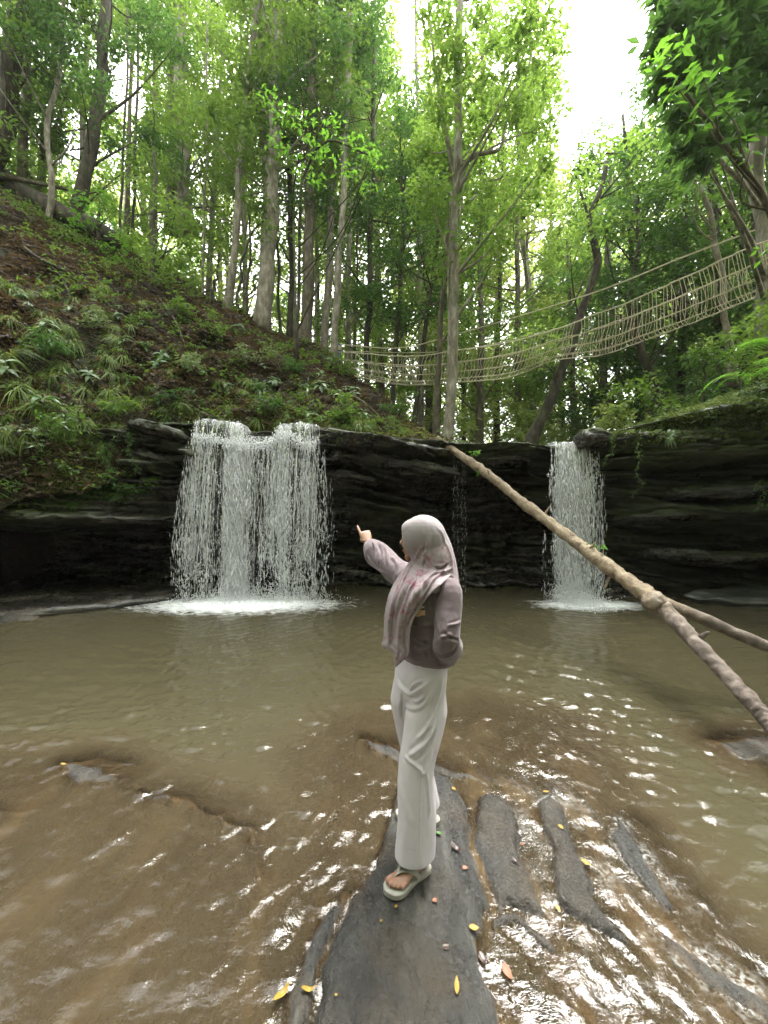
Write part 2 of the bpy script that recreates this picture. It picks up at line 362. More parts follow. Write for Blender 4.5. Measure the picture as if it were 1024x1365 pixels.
c = ramp(nt, mth(nt, 'ADD', mth(nt, 'MULTIPLY', n1, .5), mth(nt, 'MULTIPLY', n3, .5)), [(.3, (.008, .006, .004)), (.5, (.035, .022, .013)), (.68, (.09, .055, .032))])
c = mixc(nt, ramp(nt, n2, [(.48, 0.), (.6, .55)]), c, (.03, .05, .012))
p = N(nt, 'BsdfPrincipled', {'Base Color': c, 'Roughness': .9})
b_ = N(nt, 'Bump', {'Height': mth(nt, 'ADD', n1, mth(nt, 'MULTIPLY', n3, .4)), 'Strength': 1., 'Distance': .12}); nt.links.new(b_.outputs[0], p.inputs['Normal'])
nt.links.new(p.outputs[0], out.inputs[0]); M['soil'] = sm
m = mk_mesh('hillside', V_h, Q_h, sm); hill = link('hillside', m); tag(hill, 'steep earth bank covered in leaf litter left of the falls', kind='structure')
def bvh(V, Q): return BVHTree.FromPolygons([tuple(p) for p in V], [tuple(int(i) for i in q) for q in Q])
B_h = bvh(V_h, Q_h); B_c = bvh(V_cl, Q_cl)
CAMP = Vector((0, 0, CH))
def hit(b, px, py):
    d = (P(px, py, 1.0)-CAMP).normalized(); loc, nrm, i, dist = b.ray_cast(CAMP, d)
    if loc is None: return None, None
    if nrm.dot(d) > 0: nrm = -nrm
    return loc, nrm

# ---- forest floor / land all round
gx = np.concatenate([-np.geomspace(14, 400, 26)[::-1], np.linspace(-13.5, 13.5, 55), np.geomspace(14, 400, 26)])
gy = np.concatenate([-np.geomspace(4, 400, 26)[::-1], np.linspace(-3.5, 22, 52), np.geomspace(23, 420, 26)])
GX, GY = np.meshgrid(gx, gy, indexing='ij')
def ground_z(x, y):
    x = np.asarray(x, float); y = np.asarray(y, float)
    back = sstep(10.0, 10.5, y)
    side = sstep(7.0, 9.0, np.abs(x + .3*np.minimum(y+4, 0)*0))
    low = -1.0 + side*(3.4 + .22*np.maximum(np.abs(x)-9, 0))
    z = low*(1-back) + back*(2.62 + .03*np.maximum(y-9, 0) + .16*np.maximum(np.abs(x)-7, 0))
    z = z + np.where(y < -3, np.minimum(.10*(-3-y), 2)*side, 0)
    z = np.minimum(z, 16)
    return z + .25*fbm(x*.35, y*.35, 0, 61, 3)*np.maximum(side, back)
GZ = ground_z(GX, GY)
m = mk_mesh('forest_floor', np.stack([GX, GY, GZ], -1), grid_q(*GX.shape)[:, ::-1], sm); tag(link('forest_floor', m), 'forest ground around and beyond the stream', kind='structure')

# ---- shallow rock bed in the foreground
def wpt(px, py): Y = CH*F/(py-CY); return ((px-CX)/F*Y, Y)
def polyW(pts): return np.array([wpt(*p) for p in pts])
def sdist(X, Y, poly):
    d = np.full(X.shape, 1e9); ins = np.zeros(X.shape, bool); n = len(poly)
    for i in range(n):
        a = poly[i]; b = poly[(i+1) % n]; ab = b-a
        t = np.clip(((X-a[0])*ab[0]+(Y-a[1])*ab[1])/(ab@ab), 0, 1)
        d = np.minimum(d, np.hypot(X-a[0]-t*ab[0], Y-a[1]-t*ab[1]))
        c = ((a[1] > Y) != (b[1] > Y)) & (X < (b[0]-a[0])*(Y-a[1])/(b[1]-a[1]+1e-12)+a[0]); ins ^= c
    return np.where(ins, d, -d)
def ldist(X, Y, pts):
    d = np.full(X.shape, 1e9)
    for a, b in zip(pts[:-1], pts[1:]):
        ab = b-a; t = np.clip(((X-a[0])*ab[0]+(Y-a[1])*ab[1])/(ab@ab), 0, 1); d = np.minimum(d, np.hypot(X-a[0]-t*ab[0], Y-a[1]-t*ab[1]))
    return d
SHAL = polyW([(-300,1035),(-100,1020),(80,1012),(240,1052),(330,1088),(372,1130),(395,1090),(410,1000),(450,965),(640,935),(760,960),(810,1010),(840,1090),(905,1190),(1000,1290),(1150,1420),(1250,1700),(-400,1700)])
ROCKS = [ # (outline in photo pixels at water level, height above water, edge width)
 ([(572,1030),(600,1042),(620,1075),(630,1110),(637,1150),(642,1200),(636,1250),(648,1300),(664,1365),(690,1520),(405,1520),(412,1365),(428,1310),(442,1250),(462,1203),(485,1180),(502,1150),(515,1105),(525,1060),(545,1035)], .045, .07),
 ([(380,1520),(384,1365),(397,1300),(412,1250),(442,1203),(458,1203),(441,1243),(426,1300),(408,1365),(400,1520)], .022, .035),
 ([(635,1068),(655,1060),(676,1075),(690,1110),(700,1150),(713,1190),(724,1218),(700,1216),(668,1205),(655,1214),(650,1190),(641,1150),(634,1100)], .030, .035),
 ([(714,1072),(733,1060),(747,1080),(757,1110),(771,1140),(787,1172),(792,1200),(817,1238),(832,1262),(802,1248),(768,1230),(748,1205),(744,1170),(741,1140),(724,1110)], .030, .03),
 ([(824,1092),(836,1100),(847,1130),(872,1165),(912,1222),(895,1218),(858,1185),(826,1142),(815,1120)], .020, .025),
 ([(648,1225),(662,1214),(690,1220),(720,1240),(742,1256),(735,1262),(712,1250),(685,1232),(668,1230),(655,1245)], .012, .02),
 ([(878,1236),(905,1255),(960,1295),(1010,1325),(1080,1380),(1060,1392),(1000,1345),(950,1318),(905,1285),(880,1255)], .006, .03),
 ([(78,1016),(105,1012),(140,1022),(156,1040),(130,1046),(96,1040)], .008, .05),
 ([(478,985),(520,990),(560,1010),(620,1028),(650,1045),(600,1036),(530,1018),(500,1003)], .012, .05),
 ([(950,988),(1000,984),(1060,995),(1050,1010),(985,1010)], .010, .06),
 ([(150,1041),(240,1060),(300,1078),(338,1105),(350,1140),(358,1180),(345,1180),(325,1118),(290,1092),(230,1075),(150,1050)], -.006, .04),
 ([(-200,1060),(0,1068),(60,1075),(0,1085),(-200,1085)], -.004, .08),
 ([(640,1290),(700,1285),(780,1330),(860,1400),(900,1520),(700,1520),(672,1380)], -.012, .1),
]
def bed_h(X, Y, fine=True):
    wx = X + .03*fbm(X*4.5, Y*4.5, 0, 71, 2) + .020*fbm(X*14, Y*12, 0, 73, 3); wy = Y + .03*fbm(X*4.5, Y*4.5, 5, 72, 2) + .024*fbm(X*14, Y*12, 5, 74, 3)
    s = sdist(wx, wy, SHAL); h = -.42 + .33*sstep(-.55, .02, s) + .035*sstep(0, .25, s)
    a = R(118); U = X*math.cos(a)+Y*math.sin(a); W = -X*math.sin(a)+Y*math.cos(a); rt_ = sstep(.25, .5, X-.12*(Y-1.5))*sstep(3.0, 2.3, Y)
    sin_ = sstep(-.15, .1, s)
    h = h + sin_*(.020*fbm(X*3.5, Y*2.0, 0, 75, 4) + rt_*(.020 + .034*(.5-np.abs(fbm(U*1.6, W*8, 0, 76, 3))*1.6)) + .006*fbm(X*11, Y*9, 0, 79, 3))
    rock = np.zeros_like(h)
    for pts, hh, ew in ROCKS:
        pl = polyW(pts)
        x0, y0 = pl.min(0)-.45; x1, y1 = pl.max(0)+.5
        msk = (X > x0) & (X < x1) & (Y > y0) & (Y < y1)
        if not msk.any(): continue
        d_ = sdist(wx[msk], wy[msk], pl)
        t = sstep(-ew*.55, ew*.8, d_)
        top = hh + .10*ew*sstep(0, .15, d_)
        hm = h[msk]; d2 = np.maximum(-sdist(wx[msk]-.05, wy[msk], pl), 0); skirt = hh*.40 - .021 - .16*d2 - 2.6*d2**2 + .010*fbm(X[msk]*9, Y[msk]*5, 0, 87, 4); hm = np.where((hh > .005) & (hh < .04), np.maximum(hm, skirt), np.maximum(hm, skirt-.03)); h[msk] = np.maximum(hm, hm*(1-t) + top*t); rock[msk] = np.maximum(rock[msk], t)
    if fine:
        h = h + rock*(.014*fbm(X*5, Y*4, 0, 81, 5) + .006*fbm(X*17, Y*12, 0, 82, 4) + .0035*fbm((X+.25*Y)*38, Y*7, 0, 83, 4)) + .003*fbm(X*40, Y*40, 0, 85, 3)
        # joints running through the main rock
        for pl in ([(520,1245),(545,1290),(555,1330),(600,1380)], [(590,1085),(606,1130),(612,1180),(622,1240),(632,1300),(640,1370)], [(530,1225),(570,1262),(600,1272)], [(455,1260),(470,1320),(470,1400)], [(500,1300),(530,1345),(560,1400)], [(470,1235),(500,1262),(530,1275)], [(560,1200),(600,1290),(640,1330)]):
            dd = ldist(wx, wy, polyW(pl)); h = h - .014*np.exp(-(dd/.008)**2)*(.4+.9*(vnoise(X*9, Y*9, 0, 88) > -.3))
    return h, rock
bx = np.concatenate([np.arange(-9, -2.6, .06), np.arange(-2.6, 2.9, .0125), np.arange(2.9, 9, .06)])
by = np.concatenate([np.arange(-6, .6, .1), np.arange(.6, 3.4, .0125), np.arange(3.4, 8.6, .06)])
BX, BY = np.meshgrid(bx, by, indexing='ij'); BH, BR = bed_h(BX, BY)
rb = mk_mesh('bed', np.stack([BX, BY, BH], -1), grid_q(*BX.shape)[:, ::-1]); attr(rb, 'rock', BR); attr(rb, 'hgt', BH)
rm, nt, out = mat('wet_stone'); g = N(nt, 'TexCoord').outputs['Object']
st = N(nt, 'Mapping', {'Vector': g, 'Scale': (1, .35, 1), 'Rotation': (0, 0, R(-14))}).outputs[0]
n1 = noise(nt, st, 5, 8, .65, .5); n2 = noise(nt, g, 2.2, 5); n3 = noise(nt, g, 60, 6, .7); n4 = noise(nt, st, 26, 6, .7)
grey = ramp(nt, mth(nt, 'ADD', mth(nt, 'MULTIPLY', n1, .6), mth(nt, 'MULTIPLY', n4, .4)), [(.38, (.005, .005, .0045)), (.47, (.016, .016, .0145)), (.56, (.040, .039, .034)), (.65, (.11, .108, .095))])
grey = mixc(nt, ramp(nt, n3, [(.35, 0.), (.75, .5)]), grey, (.028, .026, .022))
grey = mixc(nt, ramp(nt, n2, [(.46, 0.), (.62, .6)]), grey, (.050, .036, .020))
mud = ramp(nt, n1, [(.35, (.008, .006, .004)), (.5, (.034, .023, .013)), (.66, (.12, .085, .05))])
hg = N(nt, 'Attribute', attribute_name='hgt').outputs['Fac']
sel = mth(nt, 'ADD', mth(nt, 'MULTIPLY', hg, 45.), mth(nt, 'MULTIPLY', n2, 1.0)); sel = ramp(nt, sel, [(.25, 0.), (.95, 1.)])
c = mixc(nt, sel, mud, grey)
rg = ramp(nt, mth(nt, 'ADD', mth(nt, 'MULTIPLY', n1, .5), mth(nt, 'MULTIPLY', n3, .5)), [(.38, .10), (.62, .48)])
p = N(nt, 'BsdfPrincipled', {'Base Color': c, 'Roughness': rg, 'Specular IOR Level': .5})
b_ = N(nt, 'Bump', {'Height': mth(nt, 'ADD', mth(nt, 'MULTIPLY', n4, .8), mth(nt, 'MULTIPLY', n3, .5)), 'Strength': 1.0, 'Distance': .018}); nt.links.new(b_.outputs[0], p.inputs['Normal'])
nt.links.new(p.outputs[0], out.inputs[0]); rb.materials.append(rm)
bed = link('rock_bed', rb); tag(bed, 'wet dark rock bed rising out of the shallow water in the foreground', kind='structure')
def bedz(x, y): return float(bed_h(np.array([x]), np.array([y]))[0][0])

# ---- water surface
FALLS = [(-2.5, 6.75), (3.5, 6.7)]
def wave(X, Y, depth):
    h = 0
    for i, (fx, fy) in enumerate(FALLS):
        r = np.hypot(X-fx, Y-fy); th = np.arctan2(Y-fy, X-fx)
        wob = 1.1*fbm(X*.8, Y*.8, i, 91, 3)
        h = h + .0065*np.sin((r+.25*wob)*2*np.pi/.27)*np.exp(-r/5)*(.5+.8*vnoise(X*1.3, Y*1.3, i, 92)) \
              + .0050*np.sin((r+.18*wob)*2*np.pi/.15+th*6)*np.exp(-r/6)*(.4+.9*vnoise(X*2.1, Y*2.1, i+5, 93))
        h = h + .022*np.exp(-(r/1.0)**2)*fbm(X*5, Y*5, i, 94, 4)
    h = h + .0055*fbm((X+.3*Y)*3.2, Y*9, 0, 95, 4) + .0045*fbm(X*11, Y*16, 0, 96, 3)*(1+1.0*sstep(4.8, 3.2, Y)*sstep(1.8, 2.6, Y))
    # water running over the shallow shelf towards the lower left: long streaks along the flow
    sh = sstep(.16, .04, depth)
    a = R(52); U = X*math.cos(a)+Y*math.sin(a); W = -X*math.sin(a)+Y*math.cos(a)
    a2 = R(118); U2 = X*math.cos(a2)+Y*math.sin(a2); W2 = -X*math.sin(a2)+Y*math.cos(a2)
    lf = sstep(.45, -.1, X)
    pz_ = .62+.75*sstep(-.25, .45, fbm(X*1.1, Y*1.6, 0, 110, 3)); hs = lf*pz_*.55*(.012*fbm(U*3.2, W*12, 0, 97, 4) + .0075*fbm(U*11, W*27, 0, 98, 3)) + (1-lf)*(.4+.8*sstep(-.2, .4, fbm(X*1.6, Y*1.6, 0, 111, 3)))*.70*(.008*fbm(U2*4, W2*17, 0, 99, 4) + .004*fbm(U2*14, W2*34, 0, 100, 3))
    return h*1.35*(1-.45*sh) + hs*sh*1.35
wx_ = np.concatenate([np.arange(-9, -2.6, .05), np.arange(-2.6, 2.9, .0125), np.arange(2.9, 9, .05)])
wy_ = np.concatenate([np.arange(-6, .6, .12), np.arange(.6, 3.2, .0125), np.arange(3.2, 8.9, .03)])
WX, WY = np.meshgrid(wx_, wy_, indexing='ij'); bh, br = bed_h(WX, WY, False); dep = np.maximum(-bh, 0)
WZ = wave(WX, WY, dep)
foam = 0
for (fx, fy), (sx, sy), k in zip(FALLS, ((1.4, .52), (.75, .36)), (1., .95)):
    q = ((WX-fx)/sx)**2 + ((WY-fy+.05)/sy)**2; foam = foam + k*np.exp(-q*.75)
foam = foam + .12*np.exp(-(((WX-1.5)/.35)**2 + ((WY-7.6)/.2)**2))
# small white water along the edges where the stream slides past the ridges (real relief, more air in the water)
foam2 = sstep(.030, .0, np.abs(bh+.006))*sstep(.2, .9, fbm(WX*6, WY*6, 0, 101, 3)+.45)*(WY < 3)*sstep(.5, .9, WX)
wm = mk_mesh('pool', np.stack([WX, WY, WZ], -1), grid_q(*WX.shape)[:, ::-1]); attr(wm, 'depth', dep); attr(wm, 'foam', np.clip(foam, 0, 1)); attr(wm, 'rill', foam2*.30)
pm, nt, out = mat('pool_water'); g = N(nt, 'TexCoord').outputs['Object']
dp = N(nt, 'Attribute', attribute_name='depth').outputs['Fac']; fo = N(nt, 'Attribute', attribute_name='foam').outputs['Fac']; ri = N(nt, 'Attribute', attribute_name='rill').outputs['Fac']
al = mth(nt, 'SUBTRACT', 1., mth(nt, 'POWER', 2.718, mth(nt, 'MULTIPLY', dp, -15.)))
nA = noise(nt, N(nt, 'Mapping', {'Vector': g, 'Scale': (1, 1.6, 1)}).outputs[0], .8, 4)
olive = mixc(nt, nA, (.042, .038, .021), (.062, .056, .032))
brown = mixc(nt, nA, (.040, .030, .018), (.070, .053, .031))
dm = ramp(nt, dp, [(.02, 0.), (.48, 1.)])
body = mixc(nt, dm, brown, olive)
dif = N(nt, 'BsdfDiffuse', {'Color': body}); trn = N(nt, 'BsdfTransparent', {'Color': (.93, .86, .72, 1)})
base = N(nt, 'MixShader', {0: al, 1: trn.outputs[0], 2: dif.outputs[0]})
hb = mth(nt, 'ADD', noise(nt, N(nt, 'Mapping', {'Vector': g, 'Scale': (1, 1.5, 1)}).outputs[0], 13, 4, .6), mth(nt, 'MULTIPLY', noise(nt, g, 50, 3, .6), .4))
ml = N(nt, 'Mapping', {'Vector': g, 'Rotation': (0, 0, R(-52)), 'Scale': (.35, 1, 1)}).outputs[0]
hb = mth(nt, 'ADD', hb, mth(nt, 'MULTIPLY', noise(nt, ml, 34, 4, .6, .4), .7))
bump = N(nt, 'Bump', {'Height': hb, 'Strength': .8, 'Distance': .0045})
gl = N(nt, 'BsdfGlossy', {'Color': (1, 1, 1, 1), 'Roughness': .045, 'Normal': bump.outputs[0]})
fr = N(nt, 'Fresnel', {'IOR': 1.333, 'Normal': bump.outputs[0]})
s1 = N(nt, 'MixShader', {0: fr.outputs[0], 1: base.outputs[0], 2: gl.outputs[0]})
fn = noise(nt, N(nt, 'Mapping', {'Vector': g, 'Scale': (1, 1.8, 1)}).outputs[0], 5, 9, .75, .8)
ff = ramp(nt, mth(nt, 'ADD', mth(nt, 'MULTIPLY', fo, 1.15), mth(nt, 'MULTIPLY', mth(nt, 'SUBTRACT', fn, .5), 1.7)), [(.26, 0.), (.95, 1.)])
ff = mth(nt, 'MULTIPLY', ff, ramp(nt, fo, [(.03, 0.), (.2, 1.)]))
rf = mth(nt, 'MULTIPLY', ri, ramp(nt, noise(nt, g, 60, 5, .7), [(.45, 0.), (.6, 1.)]))
wd = N(nt, 'BsdfDiffuse', {'Color': (.82, .84, .84, 1)})
s2 = N(nt, 'MixShader', {0: mth(nt, 'MAXIMUM', ff, rf), 1: s1.outputs[0], 2: wd.outputs[0]})
nt.links.new(s2.outputs[0], out.inputs[0]); wm.materials.append(pm)
pool = link('pool_water', wm); tag(pool, 'murky olive brown pool water running shallow over rock in front', kind='structure')

# ---- water-worn slabs at the foot of the cliff
def slab(name, pts, ztop, zbot, label, cat, m_=None, seed=0):
    """flat layered slab from a plan outline (x, Y)"""
    c = np.mean(pts, 0); k = 90; pl = spline([*pts, pts[0]], k+1)[:-1] if len(pts[0]) == 3 else spline([(a, b, 0) for a, b in [*pts, pts[0]]], k+1)[:-1]
    pl = pl[:, :2]; r_ = []; n_ = 22
    for i in range(n_):
        t = i/(n_-1)
        if t < .45: s_ = 1.0 + .04*math.sin(t*30+seed) - .05*(t < .22); z = zbot + (ztop-.02-zbot)*(t/.45)
        else: s_ = 1.0*(1-(t-.45)/.55)**.9*.99; z = ztop - .02*(1-min(1, (t-.45)*8))
        q = c + (pl-c)*s_
        zz = z + (.06*fbm(q[:, 0]*2, q[:, 1]*5, 0, seed, 5) if t >= .4 else 0) + .03*(np.round(2.5*vnoise(q[:, 0]*.7, q[:, 1]*2.2, 0, seed+5))/2.5)*(t > .4)
        q = q + .05*fbm(q[:, 0]*4, q[:, 1]*4, z*9, seed+2, 3)[:, None]*(s_ > .3)
        r_.append(np.stack([q[:, 0], q[:, 1], zz+np.zeros(k)], -1))
    A = np.stack(r_); o = link(name, mk_mesh(name, A.reshape(-1, 3), grid_q(n_, k, True), m_ or M['slab'])); attr(o.data, 'moss', np.full(n_*k, .05)); tag(o, label, cat); return o
slab('rock_shelf', [(-8.2,6.6),(-6.5,5.72),(-5.6,5.75),(-4.9,6.1),(-4.3,6.55),(-3.75,7.2),(-3.9,7.9),(-6,8.2),(-8.5,8.2)], .11, -.3, 'low dark layered rock shelf at the water edge under the left cave', 'rock shelf', M['cliff'], 3)
slab('rock_shelf', [(-7.6,5.9),(-6.2,5.35),(-5.5,5.5),(-5.15,5.85),(-5.8,6.4),(-7.5,6.8)], .05, -.3, 'flat wet step of rock below the left shelf, at the left edge of the pool', 'rock shelf', M['cliff'], 9)
slab('rock_slab', [(5.4,6.95),(5.75,6.5),(6.6,6.3),(7.8,6.2),(8.5,6.8),(7.6,7.5),(6.1,7.4)], .15, -.3, 'flat grey rock slab lying in the pool at the right edge', 'rock', M['slab'], 14)
slab('rock_slab', [(4.2,7.5),(4.6,7.15),(5.3,7.1),(5.8,7.35),(5.5,7.8),(4.6,7.9)], .06, -.3, 'small brown rock ledge at the waterline right of the right waterfall', 'rock', M['cliff'], 17)
def boulder(name, loc, sx, sy, sz, label, m_, seed):
    bm = bmesh.new(); bmesh.ops.create_icosphere(bm, subdivisions=5, radius=1)
    C = np.array([v.co[:] for v in bm.verts]); Fc = np.array([[v.index for v in f.verts] for f in bm.faces]); bm.free()
    d_ = 1 + .28*np.abs(fbm(C[:, 0]*1.4+seed, C[:, 1]*1.4, C[:, 2]*1.4, seed, 2)) + .10*fbm(C[:, 0]*4, C[:, 1]*4, C[:, 2]*4, seed+3, 4)
    C = np.sign(C)*np.abs(C)**.75*d_[:, None]*np.array([sx, sy, sz])
    o = link(name, mk_mesh(name, C, Fc, m_)); o.location = loc; attr(o.data, 'moss', sstep(.2, .8, C[:, 2]/sz)); tag(o, label, 'boulder'); return o
boulder('boulder', P(788, 586, 7.1), .26, .30, .17, 'dark wet boulder perched on the lip just right of the right waterfall', M['cliff'], 4)

M['ledge'] = rockmat('wet_ledge', (.030, .028, .025), (.05, .07, .016), .16, hi=(.13, .12, .105))
def ledge(px, py, Y, sx, sy, sz, tilt, label, seed, moss_=0.):
    bm = bmesh.new(); bmesh.ops.create_icosphere(bm, subdivisions=6, radius=1); C = np.array([v.co[:] for v in bm.verts]); Fc = np.array([[v.index for v in f.verts] for f in bm.faces]); bm.free()
    C = np.sign(C)*np.abs(C)**np.array([.8, .75, .8]); C = C*np.array([sx, sy, sz]); C[:, 1] += .10*fbm(C[:, 0]*2.2, 0, seed, seed, 3)+.05*np.round(2*fbm(C[:, 0]*3, C[:, 2]*9, 0, seed+2, 2))/2
    C[:, 2] += .07*fbm(C[:, 0]*1.6, C[:, 1]*2, 0, seed+1, 4); C[:, 2] += .018*np.sin(C[:, 2]*90+C[:, 0]*2); C += .018*fbm(C[:, 0]*9, C[:, 1]*9, C[:, 2]*14, seed+4, 4)[:, None]
    o = link('rock_ledge', mk_mesh('rock_ledge', C, Fc, M['ledge'])); o.location = P(px, py, Y); o.rotation_euler = (R(-6), R(tilt), 0); attr(o.data, 'moss', moss_*sstep(-.3, .5, C[:, 2]/sz)); tag(o, label, 'rock ledge')
ledge(505, 596, 7.62, 1.05, .50, .11, 5, 'long wet rounded ledge just under the lip right of the left waterfall', 31)
ledge(560, 628, 7.75, .85, .50, .12, 8, 'second wet ledge below the lip, left of the upper end of the leaning log', 32)
ledge(465, 640, 7.85, .60, .45, .10, 4, 'short dark ledge beside the right edge of the left waterfall', 33)
ledge(660, 617, 7.85, .70, .45, .10, -2, 'dark ledge behind the upper part of the leaning log', 34)
ledge(217, 578, 7.45, .62, .45, .11, 14, 'sloping wet slab just left of the top of the left waterfall', 35, .4)
ledge(205, 612, 7.55, .50, .40, .08, 12, 'lower sloping slab left of the left waterfall', 36)
ledge(890, 688, 7.55, .95, .50, .12, -3, 'moss-streaked ledge halfway up the wall right of the right waterfall', 37, .8)
ledge(965, 655, 7.2, 1.0, .50, .15, -4, 'mossy green ledge under the far right overhang', 38, 1.)
ledge(940, 742, 7.45, 1.2, .5, .13, 2, 'low dark ledge near the water at the right', 39, .2)
# ================================================================ TREES
def leaves(cen, L, rng, up=.75, wid=.42, droop=.3):
    """cen: n x 3 leaf positions. folded four-corner leaves"""
    n = len(cen); L = L*(.65+.7*rng.random(n))[:, None]
    az = rng.random(n)*2*np.pi; dz = rng.normal(-droop, .35, n)
    d = np.stack([np.cos(az), np.sin(az), dz], -1); d /= np.linalg.norm(d, axis=1)[:, None]
    nn = rng.normal(0, 1-up+.12, (n, 3)); nn[:, 2] += up
    s = np.cross(d, nn); s /= np.linalg.norm(s, axis=1)[:, None]+1e-9; nn = np.cross(s, d)
    w_ = L*wid*.5
    mid = cen + d*L*.45
    V = np.stack([cen, mid+s*w_+nn*w_*.35, cen+d*L-nn*L*.08, mid-s*w_+nn*w_*.35], 1).reshape(-1, 3)
    Q = np.arange(n*4).reshape(n, 4)
    return V, Q, np.repeat(np.clip(rng.normal(.5, .22, n), 0, 1), 4)
def clump_pts(c, r, n, rng, flat=.55):
    p = rng.normal(0, 1, (n, 3)); p /= np.linalg.norm(p, axis=1)[:, None]; p *= (rng.random(n)**.45)[:, None]*r
    p[:, 2] *= flat; return np.asarray(c)[None] + p
GAPS = [np.array(g, float) for g in (
    [(530,-900),(560,-900),(556,50),(546,110),(538,90),(532,40)],
    [(770,-900),(880,-900),(868,60),(848,108),(795,140),(765,160),(752,240),(742,250),(740,190),(760,140),(762,40)],
    [(690,300),(712,280),(716,370),(690,400),(672,390)], [(150,90),(186,75),(192,150),(168,210)], [(95,150),(135,160),(125,250),(80,240)], [(268,370),(335,350),(340,410),(275,395)],
    [(505,130),(524,120),(520,200),(507,190)], [(150,200),(175,220),(190,290),(160,300)])]
def proj(c): c = np.atleast_2d(c); return CX + F*c[:, 0]/c[:, 1], CY - F*(c[:, 2]-CH)/c[:, 1]
def in_gap(c, r, rng, keep=.12):
    px, py = proj(c); bad = np.zeros(len(px), bool)
    for i, g in enumerate(GAPS):
        s = sdist(px, py, g); bad |= (s > -np.where(i < 2, .35*r*F/np.atleast_2d(c)[:, 1], 2)) & (rng.random(len(px)) > (keep if i < 2 else .25))
    return bad
def tree(label, trunk, r0, r1, bark_, leafm, L, clumps=(), auto=None, group=None, name='tree', nleaf=90, limbs=(), limb_auto=True, k=10, seed=0, gapfree=True):
    """trunk: 3-D points root -> top; clumps: (point, radius); auto: (z0, z1, radius, count) foliage spread round the trunk"""
    if seed < 25: L *= 1.3; nleaf *= .85
    rng = np.random.default_rng(seed+1000); tp = spline(trunk, 26)
    tp[1:, 0] += .06*vnoise(np.arange(25)*.35, seed*3.7, 0, seed)*1.0; tp[1:, 1] += .06*vnoise(np.arange(25)*.35, seed*3.7+9, 0, seed)
    rr = r0 + (r1-r0)*np.linspace(0, 1, 26)**.8; rr[:3] *= np.array([1.5, 1.18, 1.05])
    base = tp[0].copy(); base[2] -= .25; tp[0] = base
    o = empty(name, tuple(base)); org = base
    mb = MB(); mb.add(*tube(tp-org, rr, k, .16, seed))
    cl = [(np.array(tuple(c)), r) for c, r in clumps]
    if auto:
        for (z0, z1, rad, cnt) in (auto if isinstance(auto, list) else [auto]):
            for i in range(cnt):
                z = z0+(z1-z0)*rng.random(); a = rng.random()*6.283; q = rad*math.sqrt(rng.random())*(.55+.45*math.sin(math.pi*min(1, (z-z0)/(z1-z0)+.15)))
                c = np.array([np.interp(z, tp[:, 2], tp[:, 0])+q*math.cos(a), np.interp(z, tp[:, 2], tp[:, 1])+q*math.sin(a), z]); cl.append((c, (.35+.4*rng.random())*(.8+.12*rad)))
    if gapfree and cl:
        bad = in_gap(np.array([c for c, _ in cl]), np.array([r for _, r in cl]), rng); cl = [x for x, b in zip(cl, bad) if not b]
    for li in limbs: mb.add(*tube(spline(li[0], 18)-org, np.linspace(li[1], li[2], 18), 7, .15, seed+5))
    if limb_auto:
        for c, r in cl[::2]:
            zz = max(tp[1, 2]+.3, c[2]-.5-1.1*np.hypot(*(c[:2]-[np.interp(c[2], tp[:, 2], tp[:, 0]), np.interp(c[2], tp[:, 2], tp[:, 1])]))*rng.random())
            s = np.array([np.interp(zz, tp[:, 2], tp[:, j]) for j in (0, 1)]+[zz]); mid = (s+c)/2 + np.array([0, 0, -.12])+rng.normal(0, .1, 3)
            rb_ = min(np.interp(zz, tp[:, 2], rr)*.45, .012+.012*np.linalg.norm(c-s)); mb.add(*tube(spline([s, mid, c], 8)-org, np.linspace(rb_, .006, 8), 5, cap=False))
    t = mb.build('trunk', bark_, o); reg(o, t)
    if cl:
        pts = np.concatenate([clump_pts(c, r, max(10, int(nleaf*(r/.5)**1.7)), rng) for c, r in cl])
        if gapfree:
            pts = pts[~in_gap(pts, np.zeros(len(pts)), rng, .15)]
        V, Q, a = leaves(pts-org, L, rng); m = mk_mesh('crown', V, Q, leafm, False); attr(m, 'rnd', a); c = link('crown', m, o); reg(o, c)
    tag(o, label, 'tree', group); return o
def tp(*a): return [P(*q) for q in a]
BP, BB, BD = M['bark_pale'], M['bark_brown'], M['bark_dark']
LM, LD, LB, LF, LG = M['leaf_mid'], M['leaf_dark'], M['leaf_bright'], M['leaf_far'], M['leaf_glossy']

# -- trees one can tell apart, left to right
tree('thick dark trunk cut off by the left edge of the photo', tp((-25,270,12),(2,180,11.6),(18,60,11.2),(30,-60,11)), .28, .20, BD, LD, .13, auto=(13.5, 18.5, 2.2, 26), seed=1, name='tree')
tree('slender tree with a bare lower trunk rising from the top left of the bank', tp((14,352,12.2),(24,300,12.2),(30,230,12),(34,130,12),(38,0,12),(40,-90,12)), .15, .10, BB, LM, .12, auto=(13.5, 19, 2.0, 30), seed=2)
tree('pale crooked sapling bending right and then up on the left bank', tp((30,352,11.8),(48,330,11.8),(64,290,11.7),(68,240,11.6),(64,170,11.6),(78,100,11.6),(82,-20,11.6)), .12, .05, BP, LM, .12, auto=(12.5, 17.5, 1.6, 20), seed=3)
tree('thin forked tree with twisting stems near the top left', tp((48,270,12.8),(58,210,12.6),(66,150,12.5),(74,60,12.5),(76,-60,12.5)), .11, .07, BB, LM, .12, auto=(12, 18.5, 1.7, 24), seed=4,
     limbs=[(tp((58,215,12.6),(70,180,12.4),(84,140,12.3),(100,90,12.3)), .07, .03)])
tree('dark stout tree leaning right at the top of the left bank', tp((88,318,12.2),(108,262,12),(124,190,11.9),(134,110,11.8),(140,20,11.8),(146,-90,11.8)), .21, .12, BD, LD, .13, auto=(13, 19, 2.4, 34), seed=5)
